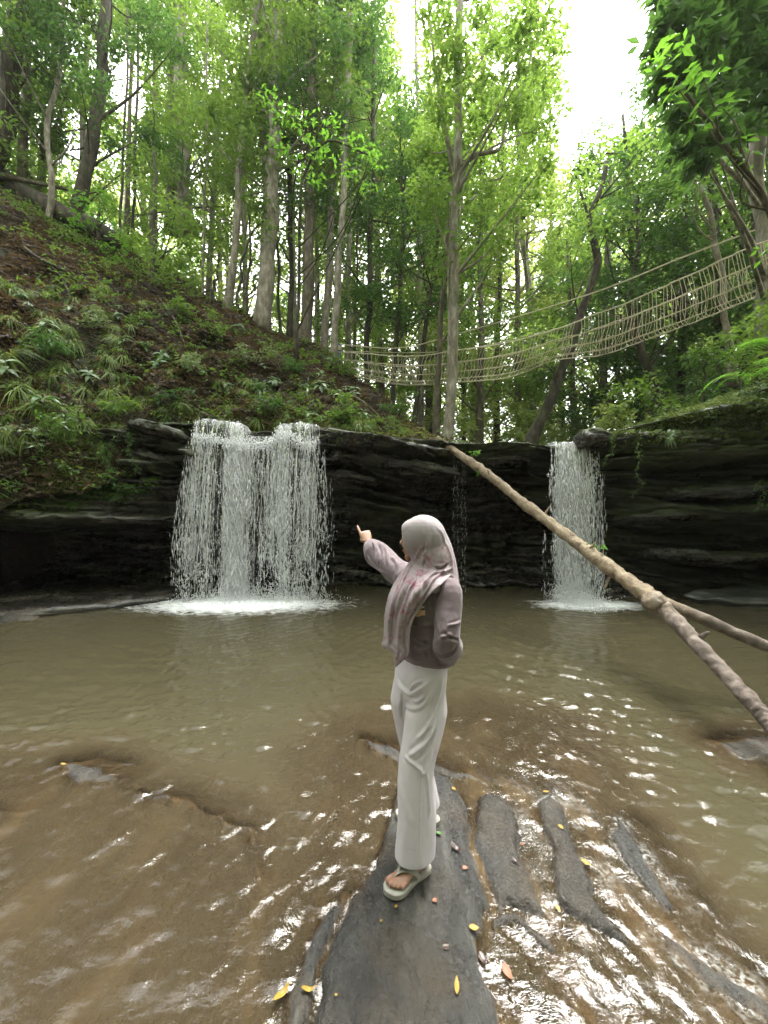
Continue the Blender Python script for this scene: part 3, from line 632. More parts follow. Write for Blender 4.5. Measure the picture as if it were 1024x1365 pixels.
tree('pair of pale distant stems behind the leafy bushes on the left ridge, left stem', tp((232,300,17),(231,200,17),(230,90,17),(229,-80,17)), .30, .22, BB, LM, .14, auto=(13, 24, 3.2, 44), seed=6)
tree('tall straight pale trunk behind the leafy bushes on the left ridge, right stem', tp((246,300,16.5),(243,190,16.5),(241,90,16.5),(240,-90,16.5)), .30, .2, BP, LM, .14, auto=(15, 24, 3.0, 40), seed=7)
tree('very slender pale tree slanting right, left of the large pale trunk', tp((303,415,12.2),(312,330,12.2),(321,220,12.2),(334,90,12.2),(350,-40,12.2)), .13, .08, BP, LM, .12, auto=(12, 18.5, 1.9, 30), seed=8)
tree('thin dark sapling beside the slender slanting tree on the bank', tp((314,420,12),(322,360,12),(335,310,11.9),(356,290,11.8)), .05, .02, BD, LM, .12, auto=(9, 11.5, .9, 9), seed=9)
tree('largest pale trunk on the left bank, straight, standing on the ridge', tp((349,438,12.2),(357,340,12.2),(364,240,12.2),(369,120,12.2),(376,-60,12.2)), .25, .17, BP, LM, .13, auto=(12.5, 19.5, 2.8, 52), seed=10)
tree('narrower grey trunk pressed against the left side of the largest pale trunk', tp((343,434,13),(350,360,13),(355,260,13),(352,150,13),(350,0,13)), .13, .1, BP, LM, .12, auto=(14, 19.5, 2.0, 24), seed=11)
tree('thin straight dark trunk between the largest pale trunk and the brown one', tp((387,455,13.5),(388,360,13.5),(387,250,13.5),(386,90,13.5)), .10, .07, BD, LM, .12, auto=(11, 19, 2.0, 34), seed=12)
tree('brown medium trunk on the ridge left of the twin pale stems', tp((407,470,12.4),(410,380,12.4),(413,280,12.4),(416,150,12.4),(418,-30,12.4)), .20, .14, BB, LM, .12, auto=(11.5, 19, 2.2, 44), seed=13)
tree('left one of the twin pale stems above the blue post', tp((432,480,12.8),(436,400,12.8),(441,300,12.8),(446,180,12.8),(450,0,12.8)), .13, .09, BP, LD, .12, auto=(11.0, 19, 2.0, 38), seed=14)
tree('right one of the twin pale stems, just left of the blue post', tp((444,482,12),(449,400,12),(455,300,12),(460,200,12),(466,20,12)), .12, .08, BP, LD, .12, auto=(11.5, 19, 1.8, 36), seed=15)
# hero tree in front of the rope bridge
hero = tree('tall pale slim tree standing in front of the rope bridge, with vines up its trunk', tp((596,600,9.6),(600,520,9.6),(604,400,9.6),(607,280,9.6),(611,150,9.6),(615,20,9.6),(618,-90,9.6)), .14, .085, BP, LM, .115,
     clumps=[(P(a, b, 9.6+random.uniform(-1.3, 1.6)), random.uniform(.4, .75)) for a, b in [(600,30),(640,20),(660,60),(690,40),(700,90),(640,110),(660,150),(690,150),(720,170),(630,180),(665,210),(700,230),(730,215),(600,100),(585,150),(575,200),(590,40),(570,20),(620,240),(650,260),(690,280),(720,260),(570,250),(590,280),(560,200),(640,300),(670,330),(610,70),(715,20),(735,60),(700,-20),(650,-30),(600,-30),(720,120)]],
     limbs=[(tp((607,262,9.6),(625,212,9.5),(650,204,9.4),(668,196,9.4),(676,160,9.4),(696,120,9.4),(712,60,9.4)), .055, .02),
            (tp((606,250,9.6),(600,200,9.4),(588,140,9.3),(577,60,9.2),(570,0,9.2)), .05, .02),
            (tp((604,330,9.5),(612,290,9.4),(618,250,9.5),(610,200,9.5)), .02, .015), (tp((600,460,9.45),(597,380,9.45),(601,290,9.45),(612,230,9.5)), .016, .014)], seed=16, nleaf=230, limb_auto=True)
tree('thinner brown tree just behind and left of the tall tree at the bridge', tp((578,600,10.8),(586,480,10.8),(592,380,10.8),(597,300,10.8),(600,200,10.8)), .09, .05, BB, LM, .12, auto=(7.5, 12.5, 1.5, 26), seed=17)
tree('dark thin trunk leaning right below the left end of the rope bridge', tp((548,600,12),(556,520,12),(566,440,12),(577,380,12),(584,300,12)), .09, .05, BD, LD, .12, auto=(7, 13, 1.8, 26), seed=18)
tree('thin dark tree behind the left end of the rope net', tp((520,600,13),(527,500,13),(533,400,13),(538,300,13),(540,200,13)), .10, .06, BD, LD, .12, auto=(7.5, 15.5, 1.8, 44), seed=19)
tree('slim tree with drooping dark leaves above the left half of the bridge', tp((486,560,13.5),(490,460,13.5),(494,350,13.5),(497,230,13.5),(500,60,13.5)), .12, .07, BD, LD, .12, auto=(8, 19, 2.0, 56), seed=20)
tree('leaning dark trunk right of centre that kinks upright behind the rope net', tp((704,598,10.6),(728,545,10.6),(752,488,10.6),(774,425,10.6),(795,355,10.6),(796,330,10.6),(788,290,10.6),(800,260,10.6),(808,215,10.6)), .16, .06, BD, LM, .115,
     clumps=[(P(a, b, 10.8+random.uniform(-1, 1)), random.uniform(.4, .7)) for a, b in [(800,190),(780,240),(830,200),(800,270),(850,240),(790,310),(820,290),(770,280),(760,330),(840,300),(860,190),(705,455),(722,440),(738,462),(712,478),(745,440)]],
     limbs=[(tp((792,318,10.6),(782,280,10.6),(772,250,10.6),(768,230,10.6)), .05, .02), (tp((795,345,10.55),(780,370,10.4),(765,400,10.2),(740,415,10.2)), .02, .012)], seed=21, nleaf=80)
tree('slender pale tree leaning left below the handrail rope at the right', tp((976,500,9),(968,420,9),(955,330,9),(938,250,9),(905,210,9)), .085, .04, BP, LG, .12, clumps=[(P(a, b, 9+random.uniform(-.8, .8)), random.uniform(.35, .6)) for a, b in [(930,230),(900,200),(950,260),(970,220),(915,260),(890,240),(960,300)]], seed=22)
tree('dark crooked trunk behind the rope net in the right part', tp((890,560,11),(872,500,11),(850,450,11),(838,400,11.2),(850,330,11.4),(846,260,11.6)), .13, .06, BD, LD, .12, auto=(6.5, 11.5, 2.2, 46), seed=23)
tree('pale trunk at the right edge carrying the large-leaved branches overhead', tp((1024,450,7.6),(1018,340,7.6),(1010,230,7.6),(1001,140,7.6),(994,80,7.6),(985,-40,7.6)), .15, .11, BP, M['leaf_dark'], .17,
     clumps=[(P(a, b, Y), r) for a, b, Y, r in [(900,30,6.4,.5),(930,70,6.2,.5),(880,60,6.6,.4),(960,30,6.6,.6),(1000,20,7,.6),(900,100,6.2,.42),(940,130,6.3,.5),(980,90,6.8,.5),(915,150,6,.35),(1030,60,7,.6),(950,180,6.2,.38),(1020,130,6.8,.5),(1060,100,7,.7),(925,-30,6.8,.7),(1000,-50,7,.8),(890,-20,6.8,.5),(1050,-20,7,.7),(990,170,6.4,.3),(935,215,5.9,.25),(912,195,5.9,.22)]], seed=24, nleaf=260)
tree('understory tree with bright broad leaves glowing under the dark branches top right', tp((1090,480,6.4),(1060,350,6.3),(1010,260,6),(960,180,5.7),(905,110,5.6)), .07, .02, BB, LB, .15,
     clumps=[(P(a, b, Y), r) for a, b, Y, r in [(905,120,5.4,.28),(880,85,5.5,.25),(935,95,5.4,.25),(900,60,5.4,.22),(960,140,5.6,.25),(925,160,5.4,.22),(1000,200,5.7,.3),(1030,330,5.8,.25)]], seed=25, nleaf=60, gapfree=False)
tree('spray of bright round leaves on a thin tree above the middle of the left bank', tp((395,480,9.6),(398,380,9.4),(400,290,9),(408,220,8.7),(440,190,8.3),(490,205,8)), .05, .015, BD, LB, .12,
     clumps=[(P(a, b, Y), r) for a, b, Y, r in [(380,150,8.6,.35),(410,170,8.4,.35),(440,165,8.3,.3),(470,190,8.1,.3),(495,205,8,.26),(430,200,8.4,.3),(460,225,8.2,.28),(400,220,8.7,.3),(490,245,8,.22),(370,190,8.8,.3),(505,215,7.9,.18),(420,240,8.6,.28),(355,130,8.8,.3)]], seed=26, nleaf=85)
tree('leafy understory tree with hanging leaves on the ridge left of the slanting pale tree', tp((203,390,11),(205,330,11),(208,270,11),(206,200,11)), .08, .03, BD, LM, .15,
     clumps=[(P(a, b, 11+random.uniform(-.9, .8)), random.uniform(.35, .6)) for a, b in [(190,200),(215,220),(180,240),(205,260),(235,280),(190,290),(225,310),(250,320),(205,340),(175,320),(160,270),(240,350),(260,370),(215,370),(185,360),(255,290),(170,150),(200,120),(215,160)]], seed=27, nleaf=110)
tree('bright green leafy bush crowning the left bank above the dark tree foot', tp((130,335,11.6),(132,300,11.6),(135,270,11.6)), .06, .03, BD, LB, .15,
     clumps=[(P(a, b, 11.6+random.uniform(-.6, .6)), random.uniform(.3, .5)) for a, b in [(110,270),(135,262),(155,280),(125,300),(148,310),(100,295),(165,320),(120,325),(145,335)]], seed=28, nleaf=80, name='bush')
tree('small shrub with drooping leaves on the edge of the left ridge beside the net', tp((285,400,12),(288,370,12),(292,345,12)), .05, .02, BD, LM, .13,
     clumps=[(P(a, b, 12+random.uniform(-.5, .5)), random.uniform(.3, .45)) for a, b in [(275,385),(295,380),(262,400),(310,400),(285,360)]], seed=29, nleaf=80, name='bush')

for i, (px, py, Y, ln, w_) in enumerate([(8,330,13,-6,.05),(50,300,14,10,.045),(110,320,14.5,-4,.06),(158,330,14,12,.05),(176,340,15,6,.06),(268,395,14,8,.05),(330,425,14.5,6,.045),(372,440,15,-5,.06),(420,470,15,4,.05),(470,500,14.5,8,.045),(62,290,16,-8,.07),(200,350,17,4,.08)]):
    tree('slim bare pole of a tree among the trunks along the left ridge', tp((px, py+15, Y), (px+ln*.5, py-110, Y), (px+ln, py-260, Y), (px+ln*1.2, py-480, Y)), w_, w_*.6, [BB, BD, BP][i % 3], LM, .12, auto=(CH+(CY-py)/F*Y+4.5, 20, 1.5, 10), group='slim trunks along the left ridge', seed=60+i)

# -- middle distance trees, each grown on its own
rngB = np.random.default_rng(5)
MIDS = [(-60,15,1),(40,17,0),(110,16,0),(165,19,0),(205,21,1),(275,18,0),(300,22,1),(330,17,0),(395,19,0),(425,22,1),(462,17,0),(475,24,1),(512,20,0),(560,18,1),(585,23,0),(640,16,0),(660,21,1),(690,18,0),
        (735,24,1),(765,17,2),(800,15,2),(830,19,2),(855,14,2),(880,17,2),(905,12.5,2),(935,15,2),(960,11.5,2),(985,14,2),(1010,10.5,2),(1045,13,2),(1090,11,2),(910,20,2),(620,27,1),(540,27,1)]
NMID = []
kinds = ['slim trunked tree with a full green crown in the middle distance of the forest', 'tall tree with a paler leafy crown further back in the forest', 'leafy green tree covering the right side of the forest behind the net']
for i, (px, Y, k_) in enumerate(MIDS):
    x = (px-CX)/F*Y; z0 = 3.0 if px > 560 else max(2.9, CH + (CY-np.interp(px, hx, [h[3] for h in HL]))/F*10 - .6)
    cap = [24, 26, 10.5][k_]*(Y/17)**.5
    if k_ == 2: cap = min(CH+(CY-np.interp(px, [760,800,850,900,1000], [330,190,150,60,-50]))/F*Y, 17)
    top = max(z0+5, cap if px > 560 else z0*.5+cap)
    lx = rngB.normal(0, .6)
    lowf = z0 + (1.2 if k_ == 2 else 2.5 if k_ == 1 else 3.5)
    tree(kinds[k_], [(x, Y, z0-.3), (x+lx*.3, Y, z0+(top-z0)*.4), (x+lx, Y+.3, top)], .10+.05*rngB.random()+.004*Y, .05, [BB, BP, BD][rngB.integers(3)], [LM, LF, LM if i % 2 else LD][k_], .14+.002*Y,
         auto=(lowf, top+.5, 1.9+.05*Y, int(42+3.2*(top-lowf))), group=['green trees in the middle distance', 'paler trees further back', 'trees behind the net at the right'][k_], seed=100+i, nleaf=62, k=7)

# -- far trees: six grown, the rest copies
def proto_tree(seed, h, rad, leafm, bk, label, group):
    return tree(label, [(0, 0, 0), (.3, 0, h*.4), (-.2, .2, h*.75), (0, 0, h)], .22, .06, bk, leafm, .22, auto=(h*.22, h, rad, int(h*5.5)), group=group, seed=seed, nleaf=50, k=6, gapfree=False)
LBL_F = 'distant tree closing off the forest with a hazy green crown'
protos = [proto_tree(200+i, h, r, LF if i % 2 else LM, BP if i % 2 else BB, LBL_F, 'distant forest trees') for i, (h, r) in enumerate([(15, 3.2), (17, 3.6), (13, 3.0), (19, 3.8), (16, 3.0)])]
FAR = []
for row, (Y, st) in enumerate(((25, 66), (31, 58), (40, 50))):
    for j, px in enumerate(range(-90 + 20*row, 1180, st)):
        if rngB.random() > (.5 if px < 330 else .75): continue
        FAR.append((px+rngB.uniform(-22, 22), Y+rngB.uniform(-2.5, 2.5)))
used = set()
for i, (px, Y) in enumerate(FAR):
    x = (px-CX)/F*Y; b = i % 5
    o = protos[b] if b not in used else copy_tree(protos[b]); used.add(b)
    lim = np.interp(px, [480, 515, 570, 600, 690, 720, 740, 870, 900], [-300, 190, 190, 60, 60, 300, 330, 200, -100])
    hmax = CH + (CY-lim)/F*Y - 3.0; hp = [15, 17, 13, 19, 16][b]
    s_ = min(1.0 + .8*rngB.random(), hmax/hp); o.location = (x, Y, float(ground_z(x, Y))-.4); o.scale = (max(s_, .55),)*2 + (s_,); o.rotation_euler = (0, 0, rngB.uniform(0, 6.28))
# a mass of far foliage low between the trunks
def mass(name, label, pts, L, leafm, seed, up=.6):
    rng = np.random.default_rng(seed); V, Q, a = leaves(pts, L, rng, up); m = mk_mesh(name, V, Q, leafm, False); attr(m, 'rnd', a); o = link(name, m); tag(o, label, kind='stuff'); return o
rng = np.random.default_rng(77); pts = []
for i in range(420):
    Y = rng.uniform(13.5, 44); px = rng.uniform(380, 1150); x = (px-CX)/F*Y; z = 2.8 + rng.random()**1.4*(1.5+.16*Y); r = rng.uniform(.5, 1.0)*(.6+.025*Y); pts.append(clump_pts((x, Y, z), r, int(120), rng, .7))
for i in range(140):
    Y = rng.uniform(20, 44); px = rng.uniform(-60, 400); x = (px-CX)/F*Y; z = rng.uniform(5, 9)+(400-px)/400*Y*.3; r = rng.uniform(1, 1.7); pts.append(clump_pts((x, Y, z), r, 130, rng, .7))
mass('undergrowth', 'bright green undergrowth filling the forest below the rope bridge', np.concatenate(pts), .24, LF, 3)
# shrubs on the ledge at the right, behind the net
for i, (px, py, Y, n_, lm, lb) in enumerate([(935,492,7.9,10,LG,'shrub of pale glossy leaves above the right overhang'), (870,530,8.4,12,LM,'low leafy shrub behind the edge of the right overhang, under the net'), (820,555,8.6,9,LF,'light green low bush right of the leaning trunk'), (990,470,7.4,10,LM,'green shrub at the right edge under the net'), (1040,420,7.2,9,LM,'dark green shrub hanging at the right edge above the overhang')]):
    rg_ = np.random.default_rng(900+i)
    tree(lb, tp((px, py+45, Y), (px+3, py, Y), (px-2, py-30, Y)), .03, .012, BD, lm, .13, clumps=[(P(px+rg_.normal(0, 22), py+rg_.normal(0, 18), Y+rg_.normal(0, .35)), rg_.uniform(.2, .38)) for _ in range(n_)], seed=300+i, nleaf=110, name='shrub', gapfree=False)

# -- unseen trees added behind and beside the photographer to shade the rock walls
for i, (x, y, s_) in enumerate([(-12,-6,1.2),(-7,-12,1.3),(0,-15,1.4),(7,-12,1.2),(12,-6,1.2),(-14,1,1.1),(14,1,1.1),(-4,-18,1.5),(5,-19,1.4),(-12,-15,1.4),(13,-14,1.4),(16,7,1.2),(-17,6,1.2),(10,-1.5,1.),(-10,-2,1.),(-5,-9,1.3),(3,-10,1.3),(9,-8,1.3),(-10,-9,1.3),(0,-12,1.5),(6,-15,1.5),(-7,-16,1.5),(11,-5,1.2),(-11,-4,1.2),(2,-7.5,1.1),(-3,-8,1.1),(12,-10,1.4),(-13,-11,1.4)]):
    o = copy_tree(protos[i % 5]); o.location = (x, y, float(ground_z(x, y))-1); o.scale = (s_*1.25, s_*1.25, s_); o.rotation_euler = (0, 0, i*1.7)
    o['label'] = 'unseen tree added outside the frame to block sky light'; o['group'] = 'unseen light-blocking trees around the viewpoint'

rng = np.random.default_rng(78); pts = []
for i in range(330):
    a = rng.uniform(math.pi*1.02, math.pi*1.98); r = rng.uniform(11, 19); pts.append(clump_pts((r*math.cos(a)*1.05, r*math.sin(a)*.9-1.5, 2+rng.random()*15), rng.uniform(1.3, 2.1), 75, rng, .8))
mass('sky_block_leaves', 'unseen mass of oversized leaves added behind the viewpoint to block sky light', np.concatenate(pts), .62, LM, 4)  # leaf mass added out of view so the undercut walls fall dark
# ================================================================ UNDERGROWTH ON THE BANK AND LEDGES
def scatter(V, Q, n, rng, mask=None):
    V = np.asarray(V); Q = np.asarray(Q); a = V[Q[:, 0]]; b = V[Q[:, 1]]; c = V[Q[:, 2]]; d = V[Q[:, 3]]
    nr = np.cross(c-a, d-b); ar = np.linalg.norm(nr, axis=1); nr = nr/(ar[:, None]+1e-9); ctr = (a+c)/2
    nr = np.where((nr*(np.array([0, 0, CH])-ctr)).sum(1)[:, None] < 0, -nr, nr)
    w_ = ar.copy()
    if mask is not None: w_ = w_*mask(ctr)
    i = rng.choice(len(Q), n, p=w_/w_.sum()); u = rng.random((n, 1)); v = rng.random((n, 1))
    return a[i]*(1-u)*(1-v)+b[i]*u*(1-v)+c[i]*u*v+d[i]*(1-u)*v, nr[i]
rng = np.random.default_rng(31)
pxmask = lambda c: (c[:, 1] > 1) & (np.abs(c[:, 0]/c[:, 1]) < 1.15)
vis_h = lambda c: pxmask(c)*(c[:, 1] < 14)
pts, nr = scatter(V_h, Q_h, 52000, rng, lambda c: vis_h(c)*(.25+sstep(-.35, .3, fbm(c[:, 0]*.8, c[:, 1]*.8, c[:, 2]*.8, 51, 3))))
V, Q, a = leaves(pts+nr*.02, .125, rng, .35, .5, .2); a = np.clip(a*.8+np.repeat(rng.random(len(pts))**3, 4)*.5, 0, 1)
m = mk_mesh('litter', V, Q, M['dry'], False); attr(m, 'rnd', a); tag(link('leaf_litter', m), 'brown dead leaves littering the left bank', kind='stuff')
def twigs():
    mb = MB()
    p_, n_ = scatter(V_h, Q_h, 420, rng, vis_h)
    for i in range(len(p_)):
        d = rng.normal(0, 1, 3); d[2] = d[2]*.4-.35; d /= np.linalg.norm(d); L = rng.uniform(.2, .9); q = p_[i]+n_[i]*.05
        mb.add(*tube(spline([q, q+d*L*.5+n_[i]*.06, q+d*L], 5), np.linspace(.010, .004, 5), 4, cap=False))
    tag(mb.build('twigs', BB), 'thin dead twigs strewn over the left bank', kind='stuff')
twigs()
gm = lambda c: vis_h(c)*sstep(.0, .35, fbm(c[:, 0]*.7+3, c[:, 1]*.7, c[:, 2]*.7, 55, 3)+.28*(c[:, 0] < -1))
pts, nr = scatter(V_h, Q_h, 1300, rng, gm)
pp = np.concatenate([clump_pts(p_+n_*.10, rng.uniform(.10, .24), 11, rng, .8) for p_, n_ in zip(pts, nr)])
V, Q, a = leaves(pp, .10, rng, .7, .45, .3); m = mk_mesh('cover', V, Q, M['leaf_mid'], False); attr(m, 'rnd', a); tag(link('ground_cover', m), 'low leafy ground cover in patches over the left bank', kind='stuff')
# short fringe of grass and moss along the foot of the bank and cliff lip
pts, nr = scatter(V_h, Q_h, 26000, rng, lambda c: vis_h(c)*np.exp(-np.maximum(c[:, 2]-(3.2+.0*c[:, 0]), 0)/.45)*(.2+sstep(-.2, .3, fbm(c[:, 0]*1.5, c[:, 1]*1.5, 0, 57, 3))))
def blades(base, dirs, L, w_, sag, rng, seg=4):
    """arching ribbons: base n x 3, dirs n x 3 unit start direction, L n, w n"""
    n = len(base); t = np.linspace(0, 1, seg+1); side = np.cross(dirs, [0, 0, 1.]); side /= np.linalg.norm(side, axis=1)[:, None]+1e-9
    hz = dirs.copy(); hz[:, 2] = 0; hz /= np.linalg.norm(hz, axis=1)[:, None]+1e-9
    rows = []
    for s in t:
        c = base + dirs*(L*s)[:, None]*(1-.25*s) + hz*(L*s*s*.18)[:, None]; c[:, 2] -= (L*s**2.1)*sag
        ww = w_*(1-s**2.2)*(.55+.45*min(1, s*4)); rows.append(np.stack([c-side*ww[:, None], c+side*ww[:, None]+np.array([0, 0, .0])], 1))
    A = np.stack(rows, 1); V = A.reshape(-1, 3); k = (seg+1)*2
    q = np.array([[2*i, 2*i+1, 2*i+3, 2*i+2] for i in range(seg)]); Q = (np.arange(n)[:, None, None]*k+q[None]).reshape(-1, 4)
    return V, Q, np.repeat(np.clip(rng.normal(.5, .2, n), 0, 1), k)
n = len(pts); az = rng.random(n)*6.283; d = np.stack([np.cos(az)*.6, np.sin(az)*.6-.3, .4+.8*rng.random(n)], -1); d /= np.linalg.norm(d, axis=1)[:, None]
V, Q, a = blades(pts, d, rng.uniform(.06, .2, n), np.full(n, .005), .5, rng, 3)
m = mk_mesh('fringe', V, Q, M['grass'], False); attr(m, 'rnd', a); tag(link('short_grass', m), 'short grass fringing the foot of the left bank', kind='stuff')

def tuft_mesh(seed, nb, L, w_, name='grass_tuft', lm=None, sag=.75, up=.8):
    rng = np.random.default_rng(seed); az = rng.random(nb)*6.283; e = np.abs(rng.normal(0, 1, nb))*.6+.12
    d = np.stack([np.cos(az)*e, np.sin(az)*e, np.full(nb, up)], -1); d /= np.linalg.norm(d, axis=1)[:, None]
    b = np.stack([np.cos(az)*.04*rng.random(nb), np.sin(az)*.04*rng.random(nb), np.zeros(nb)], -1)
    V, Q, a = blades(b, d, L*rng.uniform(.55, 1.1, nb), np.full(nb, w_)*rng.uniform(.7, 1.2, nb), sag, rng, 6)
    m = mk_mesh(name, V, Q, lm or M['grass'], False); attr(m, 'rnd', a); return m
TUFT = [tuft_mesh(400+i, 95, .60, .0085, sag=.95, up=.55) for i in range(4)]; STRAP = [tuft_mesh(410+i, 34, .85, .018, 'strap_plant', M['leaf_glossy'], .65, 1.2) for i in range(2)]
def place(meshes, name, label, cat, group, px, py, s, b=None, i=0, off=.0):
    loc, nrm = hit(b or B_h, px, py)
    if loc is None: return None
    o = link(name, meshes[i % len(meshes)]); o.location = loc+nrm*off - Vector((0, 0, .02)); o.scale = (s, s, s)
    ax = (nrm*.55+Vector((0, 0, .6))).normalized(); o.rotation_euler = (ax.to_track_quat('Z', 'Y') @ Quaternion((0, 0, 1), i*1.9)).to_euler()
    tag(o, label, cat, group); return o
# tufts that can be told apart
for i, (px, py, s, lb) in enumerate([(112,520,.95,'round arching grass tuft standing alone just above the mossy slab on the left bank'), (25,520,1.35,'large drooping grass tuft at the left edge above the cave'), (60,445,1.25,'long bright grass tuft spilling over a dark hollow on the left bank'),
     (15,385,1.2,'topmost bright grass tuft at the left edge of the bank'), (95,455,1.1,'bright grass tuft right of the dark hollow on the left bank'), (22,475,1.3,'thick grass tuft below the hollow at the left edge')]):
    place(TUFT, 'grass_tuft', lb, 'grass tuft', None, px, py, s, i=i)
rt = np.random.default_rng(8)
tl = [(45,500),(70,560),(20,555),(60,530),(85,490),(140,470),(160,515),(185,540),(205,520),(225,545),(245,565),(270,555),(300,560),(130,410),(170,440),(200,455),(65,395),(100,400),(230,500),(255,515),(165,480),(285,530),(310,545),(340,560),(370,565),(330,525),(190,400),(140,385),(50,415),(5,430),(465,530),(490,560),(440,560),(410,562),(520,565),(540,575),(480,505),(385,490),(360,470),(300,470),(350,540),(0,600),(40,585),(10,575),(110,560),(90,580)]
for i, (px, py) in enumerate(tl):
    place(TUFT, 'grass_tuft', 'arching green grass tuft among dead leaves on the left bank', 'grass tuft', 'grass tufts over the left bank', px+rt.uniform(-5, 5), py+rt.uniform(-5, 5), rt.uniform(.55, .95), i=i)
for i, (px, py, s, lb) in enumerate([(408,520,1.15,'large strap-leaved plant with upright blades above the middle of the cliff'), (345,520,1.0,'plant with long drooping strap leaves above the left waterfall'), (432,480,.8,'strap-leaved plant just below the blue post'), (505,545,.6,'small strap-leaved plant on the right end of the bank')]):
    place(STRAP, 'strap_leaf_plant', lb, 'plant', None, px, py, s, i=i)
# broad-leaved seedlings
def broad_mesh(seed, nl, L, lm, wid=.36, name='broadleaf_plant', h=.16):
    rng = np.random.default_rng(seed); mb = MB(); az = np.arange(nl)*2.4+rng.random(nl)*.5
    Vs, Qs, As = [], [], []; n0 = 0
    for k in range(nl):
        LL = L*rng.uniform(.6, 1.1); t = np.linspace(0, 1, 6); dirh = np.array([math.cos(az[k]), math.sin(az[k]), 0]); sd = np.array([-dirh[1], dirh[0], 0]); up = rng.uniform(.1, .7)
        base = np.array([0, 0, h*rng.random()]); rows = []
        for s in t:
            c = base+dirh*(LL*s)+np.array([0, 0, LL*(up*s-(.35+up*.7)*s*s)]); w_ = LL*wid*.5*math.sin(math.pi*min(1, s**.8*.97+.03))**.8
            rows += [c-sd*w_+[0, 0, w_*.25], c, c+sd*w_+[0, 0, w_*.25]]
        Vs.append(np.array(rows)); Qs.append(grid_q(6, 3)+n0); As.append(np.full(18, np.clip(rng.normal(.55, .2), 0, 1))); n0 += 18
    m = mk_mesh(name, np.concatenate(Vs), np.concatenate(Qs), lm); attr(m, 'rnd', np.concatenate(As)); return m
M['leaf_pale'] = leaf_mat('leaf_pale', (.07, .12, .055), (.13, .21, .09), (.22, .32, .16), trans=.2, rough=.3)
BRO = [broad_mesh(500+i, 8+i, .20, M['leaf_pale'] if i % 2 else M['leaf_glossy']) for i in range(4)]
for i in range(80):
    px, py = rt.uniform(0, 170), rt.uniform(380, 600)
    place(TUFT, 'grass_tuft', 'arching green grass tuft among dead leaves on the left bank', 'grass tuft', 'grass tufts over the left bank', px, py, rt.uniform(.45, .95), i=i)
for i in range(34):
    px = rt.uniform(170, 560); py = np.interp(px, hx, [h[1] for h in HL])-rt.uniform(2, 35+60*rt.random())
    place(TUFT, 'grass_tuft', 'arching green grass tuft among dead leaves on the left bank', 'grass tuft', 'grass tufts over the left bank', px, py, rt.uniform(.45, .9), i=i)
for i in range(45):
    px = rt.uniform(0, 540); ylo = np.interp(px, hx, [h[3] for h in HL])+12; py = rt.uniform(ylo, max(ylo+2, np.interp(px, hx, [h[1] for h in HL])-5))
    place(BRO, 'broadleaf_plant', 'small broad-leaved seedling on the left bank', 'plant', 'broad-leaved seedlings on the left bank', px, py, rt.uniform(.6, 1.25), i=i, off=.03)
for i, (px, py, s, lb) in enumerate([(165,458,1.2,'pale broad-leaved plant in the middle of the left bank above the grass'), (10,500,1.5,'broad-leaved plant with oval leaves at the left edge of the bank'), (60,548,1.5,'bright broad-leaved plant hanging over the top of the cave at the left'), (300,375,1.0,'leafy plant with a yellowing leaf near the ridge'), (575,572,.7,'pale leafed plant at the right foot of the bank')]):
    place(BRO, 'broadleaf_plant', lb, 'plant', None, px, py, s, i=i, off=.04)
# fern fronds
def frond_mesh(seed, nf, L, lm, name='fern'):
    rng = np.random.default_rng(seed); cs, ds = [], []
    Vs, Qs, As = [], [], []; n0 = 0
    for k in range(nf):
        az = k*2.4+rng.random(); dh = np.array([math.cos(az), math.sin(az), 0]); sd = np.array([-dh[1], dh[0], 0]); up = rng.uniform(.4, 1.); LL = L*rng.uniform(.7, 1.1)
        for s in np.linspace(.12, 1, 16):
            c = dh*LL*s+np.array([0, 0, LL*(up*s-(.3+up)*s*s*.9)]); tl_ = LL*.26*math.sin(math.pi*(s*.85+.12))
            for sg in (-1, 1):
                d_ = sd*sg+dh*.45; tip = c+d_*tl_+[0, 0, -.15*tl_]; w_ = dh*LL*.024
                Vs.append(np.array([c-w_*.6, c+w_, tip, c-w_+(tip-c)*.4])); Qs.append(np.array([[0, 1, 2, 3]])+n0); As.append(np.full(4, np.clip(rng.normal(.6, .15), 0, 1))); n0 += 4
        Vr, Qr = tube([dh*LL*s+np.array([0, 0, LL*(up*s-(.3+up)*s*s*.9)]) for s in np.linspace(0, 1, 7)], .003, 4, cap=False); Vs.append(Vr); Qs.append(Qr+n0); As.append(np.full(len(Vr), .3)); n0 += len(Vr)
    m = mk_mesh(name, np.concatenate(Vs), np.concatenate(Qs), lm, False); attr(m, 'rnd', np.concatenate(As)); return m
FERN = [frond_mesh(600+i, 7, .34, M['leaf_mid']) for i in range(3)]; BIGF = [frond_mesh(610, 8, .95, M['leaf_bright'])]
for i in range(26):
    px = rt.uniform(0, 175); py = rt.uniform(635, 668)
    place(FERN, 'fern', 'small fern on the mossy ledge above the left cave', 'fern', 'ferns on the ledge above the left cave', px, py, rt.uniform(.5, .9), B_c, i)
o = place(FERN, 'fern', 'fern frond lying out over the dark rock left of the left waterfall', 'fern', None, 155, 600, 1.1, B_c, 1)
for i, (px, py, s, lb) in enumerate([(1010,500,.8,'large bright fern at the right edge above the overhang'), (1040,460,.9,'tall fern reaching in from the right edge under the net')]):
    o = link('fern', BIGF[0]); o.location = P(px, py, 5.9+.3*i); o.scale = (s,)*3; o.rotation_euler = (0, R(-10), i*2); tag(o, lb, 'fern')
